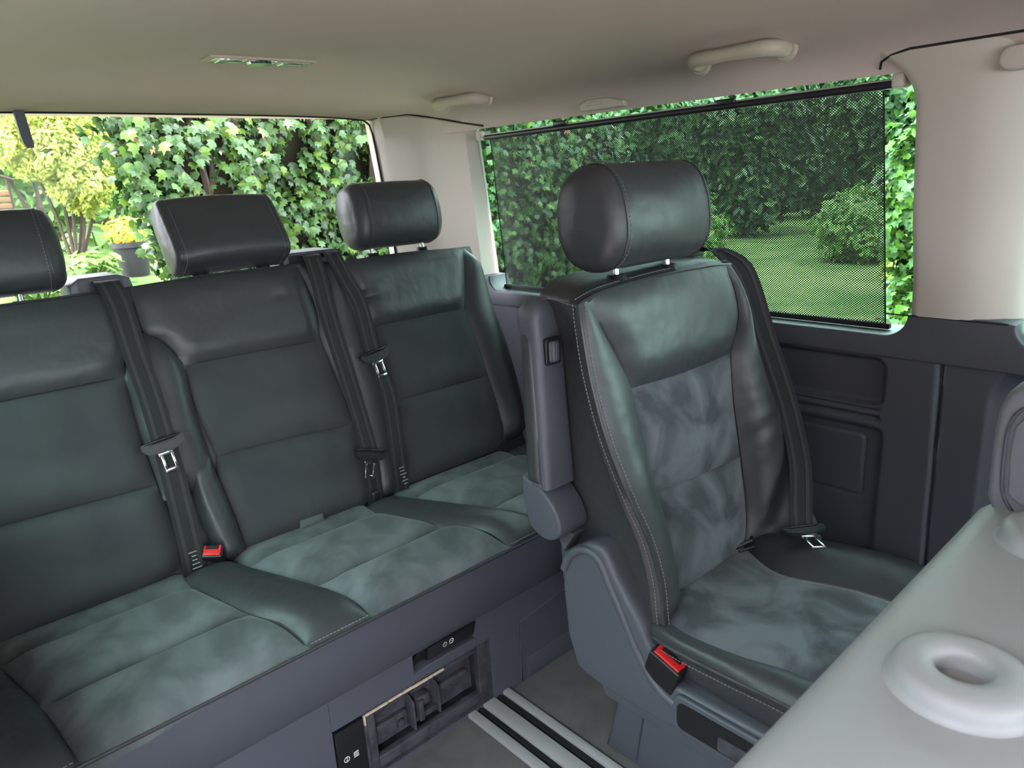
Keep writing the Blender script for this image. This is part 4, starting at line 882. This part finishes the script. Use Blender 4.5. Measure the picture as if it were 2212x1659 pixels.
Cs, Ns = blob(260, (1.46, 5.55, pz + .31), (.15, .15, .10)); cloud('flowers', Cs, Ns, rng.uniform(.03, .05, 260), OVAL, [M_flower, M_yellow[1]], [.5, .5], pot, hang=False)
bk = thing('wicker_screen', 'brown woven screen panel at the far left of the garden', 'screen', (.90, 6.5, gz(.90, 6.5)))
z0 = gz(.90, 6.5); sc_ = MB()
for i in range(9): sc_.box((.88, 6.5, z0 + .25 + i * .045), (.20, .02, .038), .006)
sc_.build('weave', M_wicker, bk); 
for dx in (-.09, .09): MB().tube([(.88 + dx, 6.5, z0 - .05), (.88 + dx, 6.5, z0 + .74)], .012, 8).build('post', M_bark, bk)
MB().tube([(.76, 6.48, z0 + .80), (1.01, 6.48, z0 + .70)], .010, 6).build('top_rod', M_bark, bk)
# right-hand side: lawn with bushes and a dark belt of trees
FL = {50: 'dark tree right of the ivy, seen through the left of the blind', 60: 'dark tree straight beyond the captain headrest', 70: 'dark tree seen through the blind right of its middle', 80: 'leafy tree beyond the cream door pillar', 90: 'leafy tree outside the window at the right edge',
      55: 'tall dark tree in the second line, left of the captain headrest', 65: 'tall dark tree in the second line, right of the captain headrest', 75: 'tall dark tree in the second line, near the right end of the blind'}
for az, d, h, w, k in [(50, 16, 3.4, 2.4, 0), (60, 18.5, 3.6, 2.2, 0), (70, 17.5, 3.6, 2.2, 0), (80, 15, 3.2, 2.4, 1), (90, 14, 3.2, 2.4, 1), (55, 22, 5.2, 3.0, 0), (65, 23.5, 5.6, 3.0, 0), (75, 23, 5.4, 3.0, 0)]:
    x, y = d * math.sin(math.radians(az)), d * math.cos(math.radians(az))
    plant('garden_tree', FL[az], 'tree', (x, y, -.5), [((x, y, -.5 + h * .42), (w * .5, w * .5, h * .45)), ((x + .4, y - .4, -.5 + h * .8), (w * .46, w * .46, h * .36)), ((x - .4, y + .4, -.5 + h * .72), (w * .46, w * .46, h * .36))], 5600, .24, OVAL, M_green if k else M_dkgreen, [.6, .4], group='trees beyond the side windows')
def hedge(label, A_, B_, h, n_, size):
    A_, B_ = np.array(A_, float), np.array(B_, float); d = (B_ - A_) / np.linalg.norm(B_ - A_); nr = np.array([d[1], -d[0]])
    if nr @ A_ > 0: nr = -nr
    hd = thing('boundary_hedge', label, 'hedge', (*((A_ + B_) / 2), -.5)); nr3 = np.array([*nr, 0])
    t_ = rng.random(n_); zz_ = rng.uniform(-.5, h + .2, n_)
    Ch = np.stack([A_[0] + (B_[0] - A_[0]) * t_, A_[1] + (B_[1] - A_[1]) * t_, zz_], 1) + nr3 * rng.uniform(-.1, .6, n_)[:, None]
    cloud('foliage', Ch, np.tile(nr3 + [0, 0, .4], (n_, 1)), rng.uniform(size * .6, size * 1.2, n_), OVAL, M_dkgreen, [.6, .4], hd, hang=False)
    b = [A_, B_, B_ - nr * .8, A_ - nr * .8]
    mesh('shade_backing', [(*p, -.5) for p in b] + [(*p, h) for p in b], [(3, 2, 1, 0), (4, 5, 6, 7), (0, 1, 5, 4), (1, 2, 6, 5), (2, 3, 7, 6), (3, 0, 4, 7)], M_shade, hd, False)  # dark backing block, painted as the shade inside the hedge
hedge('long dark hedge closing the garden behind the trees of the side window', (15, 27), (35, -5), 7.0, 9000, .6)
hedge('dark hedge closing the garden behind the yellow shrub and rear tree', (-6, 18), (13, 23), 5.5, 7000, .4)
wall_light_block = struct(MB().box((-3.3, .6, .95), (.25, 9.0, 2.9)).build('wall_light_block', mat('render', (0.10, 0.095, 0.105), .9, .2, [(60, .3, 'n')]), None, False))  # unseen wall, added to cut the light entering by the side door
for i, (az, d, r, lab) in enumerate([(68, 13.5, .75, 'round bright bush on the lawn seen through the blind'), (73, 9.5, .60, 'yellowish bush near the right hem of the blind'), (55, 12.5, .8, 'bush on the lawn beyond the captain headrest')]):
    x, y = d * math.sin(math.radians(az)), d * math.cos(math.radians(az))
    plant('lawn_bush', lab, 'bush', (x, y, -.5), [((x, y, -.5 + r * .75), (r, r, r * .85))], 3500, .13, OVAL, M_yellow if i == 1 else M_green, [.3, .7], group='bushes on the side lawn')
plant('ivy_tree', 'pale leafy climber on a trunk beside the cream pillar', 'tree', (5.45, 1.75, -.5), [((5.4, 1.80, .9), (.34, .28, .6)), ((5.5, 1.66, 1.6), (.36, .3, .6)), ((5.45, 1.7, .1), (.36, .32, .5))], 4200, .085, IVY, [M_ivy[1], M_ivy[2]], [.5, .5], trunk=[(5.45, 1.72, 1.9)])
plant('garden_tree', 'bright green tree outside the front side window', 'tree', (6.6, 1.1, -.5), [((6.6, 1.2, .9), (.7, .55, .9)), ((6.7, .8, 1.9), (.7, .6, .8)), ((6.6, .4, .6), (.7, .6, .8))], 5200, .10, OVAL, M_green, [.4, .6], trunk=[(6.6, 1.1, 1.7)], group='trees beyond the side windows')
